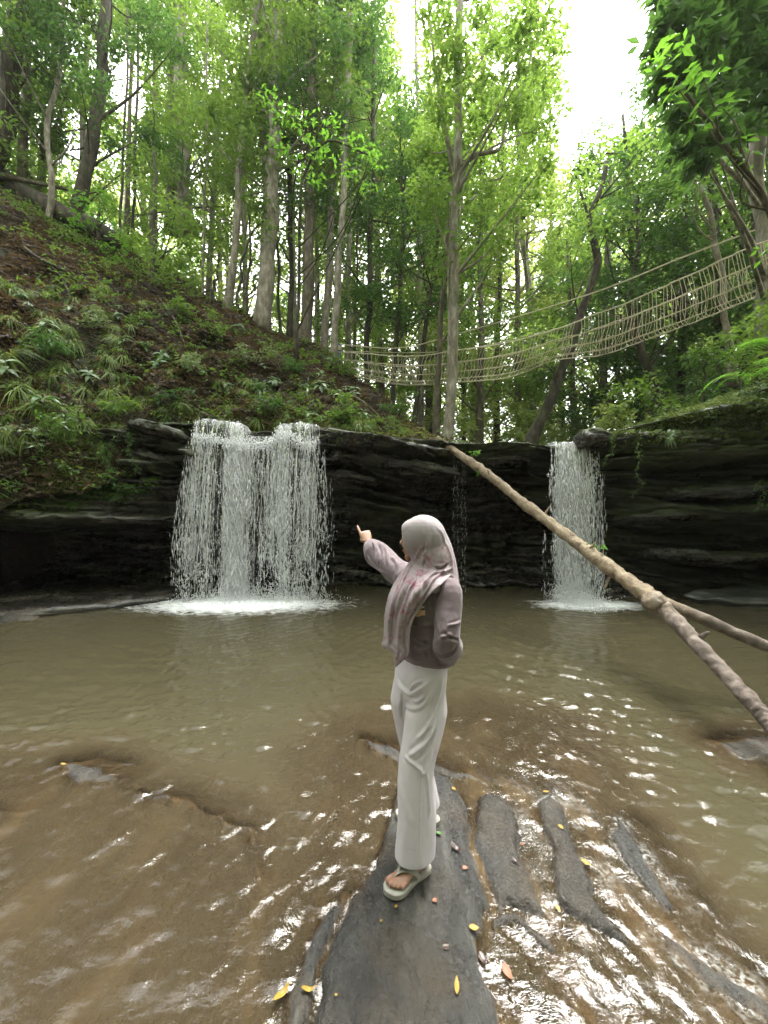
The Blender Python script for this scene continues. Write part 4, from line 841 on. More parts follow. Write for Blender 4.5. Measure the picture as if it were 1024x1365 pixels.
# moss and small leaves on the ledges
def cover(name, label, b_mask, nn, L, lm, seed, r=(.05, .12), k=8):
    rng = np.random.default_rng(seed); p_, n_ = scatter(V_cl, Q_cl, nn, rng, lambda c: pxmask(c)*b_mask(c))
    pp = np.concatenate([clump_pts(a_+b_*.03, rng.uniform(*r), k, rng, .6) for a_, b_ in zip(p_, n_)])
    V, Q, a = leaves(pp, L, rng, .7, .5, .25); m = mk_mesh(name, V, Q, lm, False); attr(m, 'rnd', a); tag(link(name, m), label, kind='stuff')
cover('ledge_plants', 'small green plants covering the ledge above the left cave', lambda c: (c[:, 0] < -4.3)*(c[:, 0] > -8)*sstep(1.6, 1.85, c[:, 2])*sstep(2.4, 2.15, c[:, 2])*sstep(-.1, .2, fbm(c[:, 0]*1.5, c[:, 2]*3, 0, 66, 3)), 1500, .07, M['leaf_mid'], 61)
cover('moss_carpet', 'moss and tiny plants along the lip of the cliff', lambda c: sstep(2.65, 2.95, c[:, 2])*(.15+1.0*(c[:, 0] > 4.2))*(c[:, 1] < 7.9), 3800, .035, M['moss'], 62, (.04, .09), 9)
cover('lip_plants', 'small leafy plants hanging along the lip of the cliff', lambda c: sstep(2.85, 3.0, c[:, 2])*(c[:, 1] < 7.9)*((c[:, 0] > 1.0)*(c[:, 0] < 3.0)*.9+(c[:, 0] > 4.3)*1.0+(c[:, 0] < -3.8)*.8+.12)*(np.abs(c[:, 0]-3.55) > .5), 900, .075, M['leaf_pale'], 63, (.04, .10), 6)
# strap leaved plants along the right overhang
SW = [tuft_mesh(430+i, 15, .30, .019, 'lip_plant', M['leaf_pale'], .9, .5) for i in range(3)]
for i in range(34):
    px = rt.uniform(835, 1020); py = np.interp(px, [835, 900, 1024], [553, 536, 515])+rt.uniform(-2, 10)
    place(SW, 'strap_leaf_plant', 'pale strap-leaved plant drooping over the edge of the right overhang', 'plant', 'strap-leaved plants along the right overhang', px, py, rt.uniform(.6, 1.15), B_c, i, .03)
for i, (px, py, s, lb) in enumerate([(892,578,1.2,'cluster of long pale leaves hanging under the right overhang'), (960,565,1.3,'long pale leaves hanging on the dark face below the overhang at far right')]):
    place(SW, 'strap_leaf_plant', lb, 'plant', None, px, py, s, B_c, i, .05)
# vines hanging from the ledges
def vine(label, px, py, Y, length, seed, lm=None, leaf=.05, sway=.08):
    rng = np.random.default_rng(seed); a = P(px, py, Y); n = 14; pts = [(a.x+sway*vnoise(i*.35, seed, 0, 3)*i/6, a.y+.03*math.sin(i), a.z-length*i/n) for i in range(n+1)]; pts = np.array([[float(q) for q in p] for p in pts])
    o = empty('hanging_vine', tuple(a)); mb = MB(); mb.add(*tube(pts-np.array(a), .004, 5, cap=False)); s = mb.build('stem', BB, o); reg(o, s)
    cen = np.repeat(pts, 5, 0)+rng.normal(0, .025, (len(pts)*5, 3)); V, Q, r_ = leaves(cen-np.array(a), leaf, rng, .4, .5, .6); m = mk_mesh('foliage', V, Q, lm or M['leaf_glossy'], False); attr(m, 'rnd', r_); l = link('foliage', m, o); reg(o, l); tag(o, label, 'vine'); return o
for i, a in enumerate([('longest leafy vine hanging down the rock left of the left waterfall', 152, 572, 7.0, 1.0), ('short vine with small leaves beside the longest vine on the left', 172, 578, 7.1, .7), ('leafy vine hanging in the corner of the left cave roof', 140, 590, 6.9, .75),
                       ('thin vine hanging beside the boulder at the right waterfall', 813, 572, 6.75, .62), ('long thin vine hanging below the right overhang', 851, 585, 6.6, .95), ('sparse bare vine under the far right overhang', 1015, 640, 6.4, .5)]):
    vine(*a, seed=700+i, leaf=.075 if i < 3 else .04)
# dark log along the crest of the bank
mb = MB(); L0 = spline(tp((-60,195,12.4),(10,240,12.2),(70,278,12.0),(120,300,11.9),(158,322,11.8)), 20); mb.add(*tube(L0, np.linspace(.3, .2, 20), 10, .2, 5)); tag(mb.build('fallen_log', BD), 'thick dark rotting log lying along the crest of the bank, top left', 'log')
mb = MB(); L0 = spline(tp((-40,222,11.8),(0,233,11.8),(40,242,11.9),(90,252,12.1)), 12); mb.add(*tube(L0, np.linspace(.09, .05, 12), 8, .2, 6)); tag(mb.build('fallen_branch', BB), 'thin reddish brown branch lying across the dark log, top left', 'branch')

# roots and dead branches sticking out of the bank
for i, (a, b, c, r_, lb) in enumerate([((120,430),(160,452),(205,470),.035,'dead branch lying across the middle of the left bank'), ((60,350),(85,375),(100,410),.03,'bare root running down from the pale crooked sapling'), ((210,395),(235,430),(250,470),.028,'thin dead stick pointing down the slope above the left waterfall'),
     ((300,425),(335,445),(380,470),.035,'root running along the ridge under the largest pale trunk'), ((255,545),(285,560),(320,568),.028,'dead twig lying just above the left waterfall'), ((20,320),(60,352),(110,372),.04,'exposed dark root below the rotting log'), ((455,520),(485,540),(515,565),.028,'stick half buried in the right end of the bank')]):
    q = [hit(B_h, *p)[0] for p in (a, b, c)]
    if any(x is None for x in q): continue
    mb = MB(); mb.add(*tube(spline([q[0], q[1]+Vector((0, -.08, .05)), q[2]], 16), np.linspace(r_, r_*.45, 16), 7, .25, i)); tag(mb.build('dead_branch', BD if i % 2 else BB), lb, 'branch')

# low shrubs and saplings rooted in the bank
rs = np.random.default_rng(90)
SH = [(235,420,'small shrub with mid green leaves on the upper left bank below the leafy tree'),(290,445,'dark leafy shrub growing on the slope under the slanting pale tree'),(330,480,'spreading low shrub in the middle of the left bank'),(385,500,'shrub with upright stems right beside the large strap-leaved plant'),(455,500,'shrub growing just below the blue post'),(180,430,'leafy shrub high on the left bank among dead leaves'),(120,440,'dark green shrub in the upper left of the bank'),(230,545,'shrub hanging over the rock just left of the left waterfall'),(150,555,'bright shrub drooping over the mossy slab at the left'),(90,575,'leafy shrub trailing over the roof of the left cave'),(30,590,'large-leaved shrub trailing over the cave roof at the left edge'),(360,555,'low shrub overhanging the lip between the two halves of the left waterfall'),(460,560,'low shrub on the lip right of the left waterfall'),(530,560,'small shrub near the right foot of the bank'),(260,500,'light green shrub on the middle slope above the left waterfall'),(70,480,'leafy shrub among the long grass at the left')]
for i, (px, py, lb) in enumerate(SH):
    l, n_ = hit(B_h, px, py)
    if l is None: continue
    r = .16+.10*rs.random(); cs = [(np.array(l)+np.array(n_)*.12+rs.normal(0, .15, 3)+[0, 0, .14], r) for _ in range(7)]
    tree(lb, [l-Vector((0, 0, .05)), l+n_*.1+Vector((0, 0, .12)), l+n_*.14+Vector((0, 0, .28))], .014, .006, BB, [LM, LG, M['leaf_pale'], LD][i % 4] if i not in (1, 5) else LM, .105, clumps=cs, name='shrub', seed=800+i, nleaf=150, gapfree=False)
# ================================================================ ROPE BRIDGE, LOG, WATERFALLS
def px3(pts): return [P(*q) for q in pts]
M['rope'] = simple('rope', (.60, .54, .38), .8, 40, .25, .5, 120)
M['blue'] = simple('blue_paint', (.02, .09, .28), .45, 12, .4, .2, 50)
M['post_grey'] = simple('post_grey', (.12, .12, .10), .8, 12, .4, .4, 50)
br = empty('rope_net_bridge', tuple(P(560, 500, 11.2))); tag(br, 'pale rope net bridge sagging across the stream above the falls', 'rope bridge'); org = np.array(br.location)
KX = [452, 520, 560, 620, 680, 740, 800, 860, 930, 1000, 1060, 1130]
KY = [12.6, 11.8, 11.4, 10.9, 10.5, 10.1, 9.6, 9.1, 8.5, 7.9, 7.3, 6.6]
topn = [474, 480, 481, 474, 464, 448, 427, 404, 374, 343, 318, 282]; botn = [497, 511, 513, 509, 503, 480, 474, 454, 428, 399, 376, 345]
tN = spline([P(a, b, c) for a, b, c in zip(KX, topn, KY)], 150); bN = spline([P(a, b, c) for a, b, c in zip(KX, botn, KY)], 150)
tan = np.gradient((tN+bN)/2, axis=0); tan[:, 2] = 0; tan /= np.linalg.norm(tan, axis=1)[:, None]; sd = np.cross(tan, [0, 0, 1.])
W2 = .40; lines = []
for a in np.linspace(-1, 1, 9):                                    # the net hangs as a shallow trough between its two top ropes
    k = 1-abs(a)**1.8; c = tN*(1-k)+bN*k + sd*(W2*np.sin(a*np.pi/2)*1.0)[..., None] if False else tN*(1-k)+bN*k + sd*W2*math.sin(a*math.pi/2)
    c = c + .012*np.stack([vnoise(np.arange(150)*.4, a*9, j, 5) for j in range(3)], -1); lines.append(c)
mb = MB()
for i, c in enumerate(lines): mb.add(*tube(c-org, .0095 if 0 < i < 8 else .016, 5, cap=False))
for j in range(1, 149, 2) if False else [int(q) for q in np.linspace(1, 148, 118)]:
    pts = np.array([l[int(np.clip(j+1.7*math.sin(q_*.6+j*.04)+.5*vnoise(j*.35, q_, 0, 12), 0, 149))] for q_, l in enumerate(lines)]); pts = pts + .02*vnoise(j*.7, np.arange(9)*.8, 0, 6)[:, None]*tan[j]; mb.add(*tube(spline(pts, 17)-org, .0052*(1+.5*(np.arange(17) % 2 == 0)), 4, cap=False))
net = mb.build('net', M['rope'], br); reg(br, net)
r1 = spline([P(a, b, c) for a, b, c in zip([452, 530, 600, 700, 780, 830, 900, 960, 1024, 1130], [459, 464, 448, 419, 394, 376, 347, 324, 300, 256], [12.6, 11.7, 11.1, 10.3, 9.7, 9.3, 8.7, 8.2, 7.6, 6.5])], 60)
mb = MB(); mb.add(*tube(r1-org, .017, 6, cap=False)); link_ = mb.build('handrail_rope', M['rope'], br)
r2 = r1 + np.repeat(sd[::2][:60], 1, 0)[:60]*.0; r2 = spline([P(a, b, c) for a, b, c in zip([452, 560, 640, 700, 760], [468, 470, 462, 448, 434], [12.9, 11.9, 11.2, 10.8, 10.4])], 40)
mb = MB(); mb.add(*tube(r2-org, .011, 5, cap=False)); mb.build('handrail_rope', M['rope'], br)
# posts at the left end
po = empty('blue_post', tuple(P(452, 492, 12.5))); tag(po, 'short blue painted post where the rope bridge meets the left bank', 'post'); org = np.array(po.location)
bm_ = MB(); a = P(451, 500, 12.5); b = P(451, 459, 12.5); bm_.add(*tube(spline([a, b], 8)-org, [.075, .075, .07, .072, .075, .078, .08, .078], 10, .08, 3)); bm_.build('post', M['blue'], po)
mb = MB(); t = np.linspace(0, 18*math.pi, 140); mb.add(*tube(np.stack([.09*np.cos(t), .09*np.sin(t), .58+t*.0026], -1), .012, 5, cap=False)); mb.build('rope_lashing', M['rope'], po)

# ---- leaning dead trunk across the right side
m, nt, out = mat('log_wood'); g = N(nt, 'TexCoord').outputs['Object']
n1 = noise(nt, g, 7, 8, .7, .5); n2 = noise(nt, g, 34, 6, .7); n3 = noise(nt, g, 3, 3)
pale = ramp(nt, mth(nt, 'ADD', mth(nt, 'MULTIPLY', n1, .6), mth(nt, 'MULTIPLY', n2, .4)), [(.36, (.05, .033, .02)), (.46, (.165, .12, .07)), (.56, (.25, .195, .125)), (.66, (.36, .31, .23))])
greyw = ramp(nt, n1, [(.36, (.045, .033, .026)), (.5, (.13, .10, .082)), (.64, (.23, .19, .16))])
sx = N(nt, 'SeparateXYZ', {0: g}).outputs['Y']; f = ramp(nt, mth(nt, 'ADD', sx, mth(nt, 'MULTIPLY', n3, .8)), [(.9, 1.), (.95, 1.)]) if False else mth(nt, 'MULTIPLY', mth(nt, 'SUBTRACT', 1.45, mth(nt, 'ADD', sx, mth(nt, 'MULTIPLY', n3, .6))), 2.5, clamp=True)
c = mixc(nt, f, pale, greyw); p = N(nt, 'BsdfPrincipled', {'Base Color': c, 'Roughness': .75})
b_ = N(nt, 'Bump', {'Height': mth(nt, 'ADD', n1, mth(nt, 'MULTIPLY', n2, .5)), 'Strength': .8, 'Distance': .02}); nt.links.new(b_.outputs[0], p.inputs['Normal']); nt.links.new(p.outputs[0], out.inputs[0]); M['log'] = m
M['log_end'] = simple('log_end', (.25, .16, .09), .8, 30, .3)
lg = empty('leaning_log', tuple(P(1024, 955, 2.6))); tag(lg, 'long bare pale brown log leaning from the cliff lip down into the pool', 'log'); org = np.array(lg.location)
main = spline([P(583, 586, 7.75), P(604, 600, 7.4), P(650, 632, 6.55), P(700, 672, 5.8), P(760, 717, 5.0), P(820, 762, 4.25), P(868, 797, 3.72), P(893, 820, 3.42), P(950, 880, 2.95), P(1000, 934, 2.62), P(1040, 980, 2.4), P(1110, 1060, 2.05)], 300)
tt = np.linspace(0, 1, 300); rad = np.interp(tt, [0, .1, .3, .5, .56, .60, .63, .7, 1], [.078, .084, .084, .088, .096, .100, .078, .064, .052])
rad = rad*.88*(1+.10*vnoise(np.arange(300)*.13, 4, 0, 2)+.05*vnoise(np.arange(300)*.5, 4, 0, 3)); mb = MB(); Vl, Ql = tube(main-org, rad, 28, .16, 7)
Vl[:300*28] += (main-org).repeat(28, 0)*0 + ((Vl[:300*28]-(main-org).repeat(28, 0))*(.07*fbm(Vl[:300*28, 0]*22, Vl[:300*28, 1]*22, Vl[:300*28, 2]*22, 15, 4)+.05*(fbm(Vl[:300*28, 0]*7, Vl[:300*28, 1]*3, Vl[:300*28, 2]*7, 16, 3) > .25))[:, None]); mb.add(Vl, Ql)
for px, py, Y, a, ln in [(727,685,5.45,(.5,-.2,1),.12),(655,640,6.45,(-.4,-.2,1),.2),(790,728,4.6,(.3,-.2,.6),.05),(812,770,4.35,(-.4,-.3,-.6),.16),(881,800,3.6,(.5,-.6,.3),.05),(940,846,3.0,(.3,-.5,.6),.04)]:
    s = np.array(P(px, py, Y)); d_ = np.array(a)/np.linalg.norm(a); mb.add(*tube(spline([s-d_*.04, s+d_*ln*.5, s+d_*ln], 5)-org, [.022, .018, .014, .011, .007], 7))
t1 = mb.build('trunk', M['log'], lg); reg(lg, t1)
brp = spline([P(866, 797, 3.72), P(893, 808, 3.62), P(930, 822, 3.5), P(975, 842, 3.38), P(1024, 862, 3.25), P(1100, 893, 3.1), P(1240, 955, 2.8)], 40)
mb = MB(); mb.add(*tube(brp-org, np.interp(np.linspace(0, 1, 40), [0, .1, .3, 1], [.075, .062, .052, .04]), 14, .2, 9)); mb.build('branch', M['log'], lg)
kp = np.array(P(873, 803, 3.58)); bm = bmesh.new(); bmesh.ops.create_icosphere(bm, subdivisions=4, radius=.112); C = np.array([v.co[:] for v in bm.verts]); Fc = np.array([[v.index for v in f.verts] for f in bm.faces]); bm.free()
C *= (1+.22*fbm(C[:, 0]*16, C[:, 1]*16, C[:, 2]*16, 3, 3))[:, None]*np.array([.95, 1.1, .9]); kn = link('knot', mk_mesh('knot', C+kp-org, Fc, M['log']), lg)
for (px, py, Y, n_, r_) in [(782,728,4.75,7,.06),(803,728,4.5,3,.03),(634,603,6.9,8,.09),(640,630,6.7,5,.05)]:
    rg_ = np.random.default_rng(int(px)); V, Q, a = leaves(clump_pts(np.array(P(px, py, Y)), r_, n_*2, rg_)-org, .07, rg_, .6, .6); m = mk_mesh('leaf_sprig', V, Q, M['leaf_bright'], False); attr(m, 'rnd', a); link('leaf_sprig', m, lg)

# ---- waterfalls
wm_, nt, out = mat('falling_water')
p = N(nt, 'BsdfPrincipled', {'Base Color': (.95, .95, .94, 1), 'Roughness': .18, 'Specular IOR Level': .6}); t = N(nt, 'BsdfTranslucent', {'Color': (.85, .88, .9, 1)})
gl_ = N(nt, 'BsdfTransparent', {'Color': (.95, .96, .96, 1)})
mx = N(nt, 'MixShader', {0: .4, 1: p.outputs[0], 2: t.outputs[0]}); mx2 = N(nt, 'MixShader', {0: .08, 1: mx.outputs[0], 2: gl_.outputs[0]})
nt.links.new(mx2.outputs[0], out.inputs[0]); M['white_water'] = wm_
sm_, nt, out = mat('thin_water')                                    # clear sheet streaked with white
g = N(nt, 'TexCoord').outputs['Object']; st = N(nt, 'Mapping', {'Vector': g, 'Scale': (26, 26, 1.6)}).outputs[0]
n1 = noise(nt, st, 1.0, 6, .65, .3); fd = N(nt, 'Attribute', attribute_name='fade').outputs['Fac']; f = ramp(nt, mth(nt, 'SUBTRACT', mth(nt, 'ADD', n1, mth(nt, 'MULTIPLY', mth(nt, 'SUBTRACT', noise(nt, g, 9, 5, .65), .5), .7)), mth(nt, 'MULTIPLY', fd, .16)), [(.39, .02), (.55, .92)])
p = N(nt, 'BsdfPrincipled', {'Base Color': (.86, .86, .85, 1), 'Roughness': .2}); t = N(nt, 'BsdfTranslucent', {'Color': (.8, .84, .86, 1)}); mx = N(nt, 'MixShader', {0: .4, 1: p.outputs[0], 2: t.outputs[0]})
tr = N(nt, 'BsdfTransparent'); gs = N(nt, 'BsdfGlossy', {'Roughness': .15}); tg = N(nt, 'MixShader', {0: .06, 1: tr.outputs[0], 2: gs.outputs[0]})
s_ = N(nt, 'MixShader', {0: f, 1: tg.outputs[0], 2: mx.outputs[0]}); nt.links.new(s_.outputs[0], out.inputs[0]); M['thin_water'] = sm_
OCT = np.array([(1,0,0),(0,1,0),(-1,0,0),(0,-1,0),(0,0,1.),(0,0,-1.)]); OF = np.array([(0,1,4),(1,2,4),(2,3,4),(3,0,4),(1,0,5),(2,1,5),(3,2,5),(0,3,5)])
def drops(c, r, l, rng, tilt=None):
    """c n x 3, r radius, l half length: lens-shaped beads, subdivided octahedra"""
    n = len(c); j = 1+.35*rng.normal(0, 1, (n, 6, 1))*.6
    S = np.stack([r, r, l], -1)[:, None, :]; V = OCT[None]*S*j
    if tilt is not None: V[..., 0] += V[..., 2]*tilt[:, None]
    V = (V + c[:, None]).reshape(-1, 3); Fq = (np.arange(n)[:, None, None]*6+OF[None]).reshape(-1, 3); return V, Fq
def falls(label, lip, colx, zl, base_w, out_, seed, nstr, spread, gap):
    """lip: function x->(Y,z); colx: list of (x at lip, weight, width, x drift at the base)"""
    rng = np.random.default_rng(seed); xs = np.array([c[0] for c in colx]); w_ = np.array([c[1] for c in colx]); w_ = w_/w_.sum()
    org = np.array([xs.mean(), lip(xs.mean())[0], 0.]); o = empty('waterfall', tuple(org)); tag(o, label, 'waterfall')
    C, Rr, Ll, Tl = [], [], [], []
    ci = rng.choice(len(colx), nstr, p=w_)
    for k in ci:
        x0 = colx[k][0]+rng.normal(0, 1)*colx[k][2]*.5; Y0, z0 = lip(x0); x1 = x0 + colx[k][3] + (x0-colx[k][0])*(spread-1) + rng.normal(0, .05)
        vy = -out_*rng.uniform(.4, 1.3); H_ = z0-.02; m_ = rng.integers(30, 62); s = rng.random()**.8*.35 if rng.random() < .75 else rng.random()*.9
        t = np.linspace(s, 1, m_) + rng.normal(0, .004, m_); t = t[(t < 1) & (t > 0)]
        zz = z0-H_*t**1.0; fall = np.sqrt(np.maximum(z0-zz, 0)/4.9)
        keepp = rng.random(len(t)) > gap*(.25+t)*np.clip(.6+1.1*vnoise(t*7, k+seed, x0*3, 8), 0, 1)
        wob = .03*vnoise(zz*3, x0*5, 0, 4)*t
        xx = x0+(x1-x0)*(.25*t+.75*np.sqrt(t))+wob+rng.normal(0, .008+.022*t, len(t)); yy = Y0+vy*fall*1.0+rng.normal(0, .01+.03*t, len(t))
        e = np.stack([xx, yy, zz], -1)[keepp]; tq = t[keepp]
        C.append(e); Rr.append(rng.uniform(.002, .0065, len(e))*(.75+.5*rng.random())*(1.2-.35*tq)*(1+1.2*(rng.random(len(e)) < .07))); Ll.append(rng.uniform(.03, .115, len(e))*(1.1-.45*tq)); Tl.append(np.full(len(e), -(x1-x0)*.12))
    V, Q = drops(np.concatenate(C)-org, np.concatenate(Rr), np.concatenate(Ll), rng, np.concatenate(Tl)); w = link('falling_water', mk_mesh('falling_water', V, Q, M['white_water']), o)
    if len(colx) > 8:                                                   # spray thrown up where the water strikes the step under the lip
        n = 2600; sx_ = rng.uniform(-3.5, -1.25, n); sy_ = np.array([lip(q)[0] for q in sx_])-.16-np.abs(rng.normal(0, .10, n)); sz_ = 2.93+.09*vnoise(sx_*2.2, 3, 0, 2)-np.abs(rng.normal(0, .10, n))+np.abs(rng.normal(0, .05, n)); rr = rng.uniform(.004, .011, n)
        V, Q = drops(np.stack([sx_, sy_, sz_], -1)-org, rr, rr*rng.uniform(1, 3, n), rng); link('spray', mk_mesh('spray', V, Q, M['white_water']), o)
    nb_ = nstr; kk = rng.choice(len(colx), nb_, p=w_); tz = rng.random(nb_)**.8; cs_ = []          # bursts of white where the threads tumble into one another
    for k, t in zip(kk, tz):
        x0 = colx[k][0]+rng.normal(0, 1)*colx[k][2]*.5; Y0, z0 = lip(x0); n = rng.integers(8, 22)
        cs_.append(np.stack([x0+colx[k][3]*t+rng.normal(0, .022+.02*t, n), Y0-out_*.8*math.sqrt(z0*t/4.9)+rng.normal(0, .03, n), z0-z0*t+rng.normal(0, .06, n)], -1))
    cs_ = np.concatenate(cs_); cs_ = cs_[cs_[:, 2] > .02]; rr = rng.uniform(.004, .012, len(cs_)); V, Q = drops(cs_-org, rr, rr*rng.uniform(1, 3.5, len(cs_)), rng); link('spray', mk_mesh('spray', V, Q, M['white_water']), o)
    # smooth sheets sliding over the lip
    mb = MB()
    for c in colx:
        if c[1] < .5: continue
        nn = 26; hx_ = np.linspace(-c[2]*.62, c[2]*.62, nn); rows = []
        for i, t in enumerate(np.linspace(0, 1, 40)):
            row = []
            for q in hx_:
                Y0, z0 = lip(c[0]+q); hgt = z0*.86
                if t < .25: y = Y0+.45*(1-t/.25)-.03; z = z0+.035
                else: s = ((t-.25)/.75); y = Y0-.03-out_*.75*math.sqrt(s*hgt/4.9)-.05*s; z = z0+.035-hgt*s
                row.append((c[0]+q*(1-.25*t)+c[3]*t+.03*float(vnoise(t*5, q*6, 0, seed+1))*t, y+.05*float(vnoise(q*14, t*2.5, 0, seed)), z))
            rows.append(row)
        A = np.array(rows); mb.add(A.reshape(-1, 3)-org, grid_q(40, nn), np.repeat(np.linspace(0, 1, 40), nn)*1.0 + np.tile(np.abs(np.linspace(-1, 1, nn))**4*.5, 40) + (0 if c[1] > 1.5 else .6))
    mb.build('sheet', M['thin_water'], o, aname='fade')
    mb = MB()                                                           # ropes of water, joined for a while before they break up
    for k in rng.choice(len(colx), int(nstr*.42), p=w_):
        x0 = colx[k][0]+rng.normal(0, 1)*colx[k][2]*.5; Y0, z0 = lip(x0); s0 = rng.random()**1.5*.5; s1 = min(.98, s0+rng.uniform(.2, .7)); n_ = 34; t = np.linspace(s0, s1, n_); vy = -out_*rng.uniform(.6, 1.1)
        ph = rng.random()*50; x = x0+colx[k][3]*t+.025*vnoise(t*9, ph, 0, 3)*t+.012*vnoise(t*26, ph, 0, 4); y = Y0+vy*np.sqrt(z0*t/4.9)+.03*vnoise(t*11, ph+9, 0, 5)
        r_ = rng.uniform(.003, .0085)*(1+.8*vnoise(t*40, ph, 0, 6))*np.sin(np.linspace(.25, math.pi-.05, 34))**.5
        mb.add(*tube(np.stack([x, y, z0-z0*t], -1)-org, r_, 6, cap=False))
    mb.build('strand', M['white_water'], o)
    # splash where it lands
    n = 5200; bx_ = rng.choice(len(colx), n, p=w_); cxx = np.array([colx[b][0]+colx[b][3] for b in bx_])+rng.normal(0, base_w, n); yb = lip(xs.mean())[0]-out_*.7
    hz = np.abs(rng.exponential(.085, n)); C = np.stack([cxx, yb+rng.normal(-.05, .26, n), hz*np.exp(-((cxx-xs.mean())/1.4)**2)+.005], -1); rr = rng.uniform(.003, .009, n)
    V, Q = drops(C-org, rr, rr*rng.uniform(.8, 2, n), rng); link('splash', mk_mesh('splash', V, Q, M['white_water']), o)
    return o
def lipL(x): return (float(np.interp(x, [-4,-3.5,-3.0,-2.6,-2.2,-1.9,-1.2], [7.42,7.4,7.48,7.55,7.5,7.45,7.45])), float(np.interp(x, [-3.7,-3.5,-3.35,-2.75,-2.6,-2.15,-2.0,-1.6,-1.3,-1.1], [3.18,3.27,3.33,3.26,3.02,3.0,3.22,3.26,3.22,3.15])))
def lipR(x): return (7.15, 2.83)
falls('wide left waterfall breaking into white strands over the dark cliff', lipL,
      [(-3.42,1.0,.16,-.18),(-3.28,.7,.2,-.08),(-3.05,.6,.3,.0),(-2.86,2.3,.15,.08),(-2.74,3.4,.14,.04),(-2.62,1.6,.16,.02),(-2.35,.5,.3,0),(-2.10,.8,.2,.06),(-1.92,2.1,.11,.05),(-1.72,1.0,.2,-.02),(-1.5,.9,.2,-.06),(-1.35,.6,.2,.0),(-1.22,.25,.2,.14)], 3.2, .22, .62, 21, 560, 1.12, .85)
falls('narrow right waterfall dropping straight into the pool beside the boulder', lipR,
      [(3.14,.9,.16,.02),(3.30,2.2,.18,.0),(3.45,1.9,.16,-.02),(3.60,.7,.18,-.03),(3.76,.4,.16,.0)], 2.8, .12, .40, 22, 300, .95, .6)
tr_ = np.random.default_rng(5); C = []
for x0 in (1.42, 1.50, 1.56, 1.34): z = np.arange(.05, 2.85, .05); z = z[tr_.random(len(z)) < .6]; C.append(np.stack([x0+tr_.normal(0, .012, len(z)), np.full(len(z), 7.5)+tr_.normal(0, .02, len(z)), z], -1))
C = np.concatenate(C); org = np.array([1.45, 7.5, 0]); V, Q = drops(C-org, tr_.uniform(.002, .0045, len(C)), tr_.uniform(.02, .06, len(C)), tr_)
o = link('water_trickle', mk_mesh('water_trickle', V, Q, M['white_water'])); o.location = org; tag(o, 'thin trickle of drops falling behind the person from the middle of the lip', 'trickle', kind='stuff')

# ---- single fallen leaves on the rock and water
def leaf3(name, label, px, py, L, rz, col, curl=.25, ratio=.42, lift=.006):
    x, y = wpt(px, py); z = max(bedz(x, y), .004)
    z = z; x = (px-CX)/F*(CH-z)*F/(py-CY); y = (CH-z)*F/(py-CY); z = max(bedz(x, y), .004)+lift
    t = np.linspace(0, 1, 14); V = []
    for s in t:
        w_ = L*ratio*.5*math.sin(math.pi*s**.85)**.9+.0008
        for a in (-1, -.5, 0, .5, 1): V.append(((s-.5)*L, a*w_, abs(a)*w_*.35+curl*L*(s-.5)**2+.05*L*math.sin(s*7)*curl))
    m = mk_mesh(name, V, grid_q(14, 5), col); o = link(name, m); o.location = (x, y, z); o.rotation_euler = (R(random.uniform(-6, 6)), R(random.uniform(-6, 6)), rz)
    sm = o.modifiers.new('thickness', 'SOLIDIFY'); sm.thickness = .0008; tag(o, label, 'leaf'); return o
lfm = {'yellow': simple('yellow_leaf', (.36, .23, .03), .45, 18, .35, trans=.2), 'orange': simple('orange_leaf', (.20, .065, .02), .5, 25, .4), 'brown': simple('brown_leaf', (.045, .022, .012), .45, 25, .5), 'green': simple('green_leaf', (.06, .2, .02), .4, 20, .3, trans=.2), 'red': simple('dark_red_leaf', (.035, .012, .009), .35, 25, .5)}
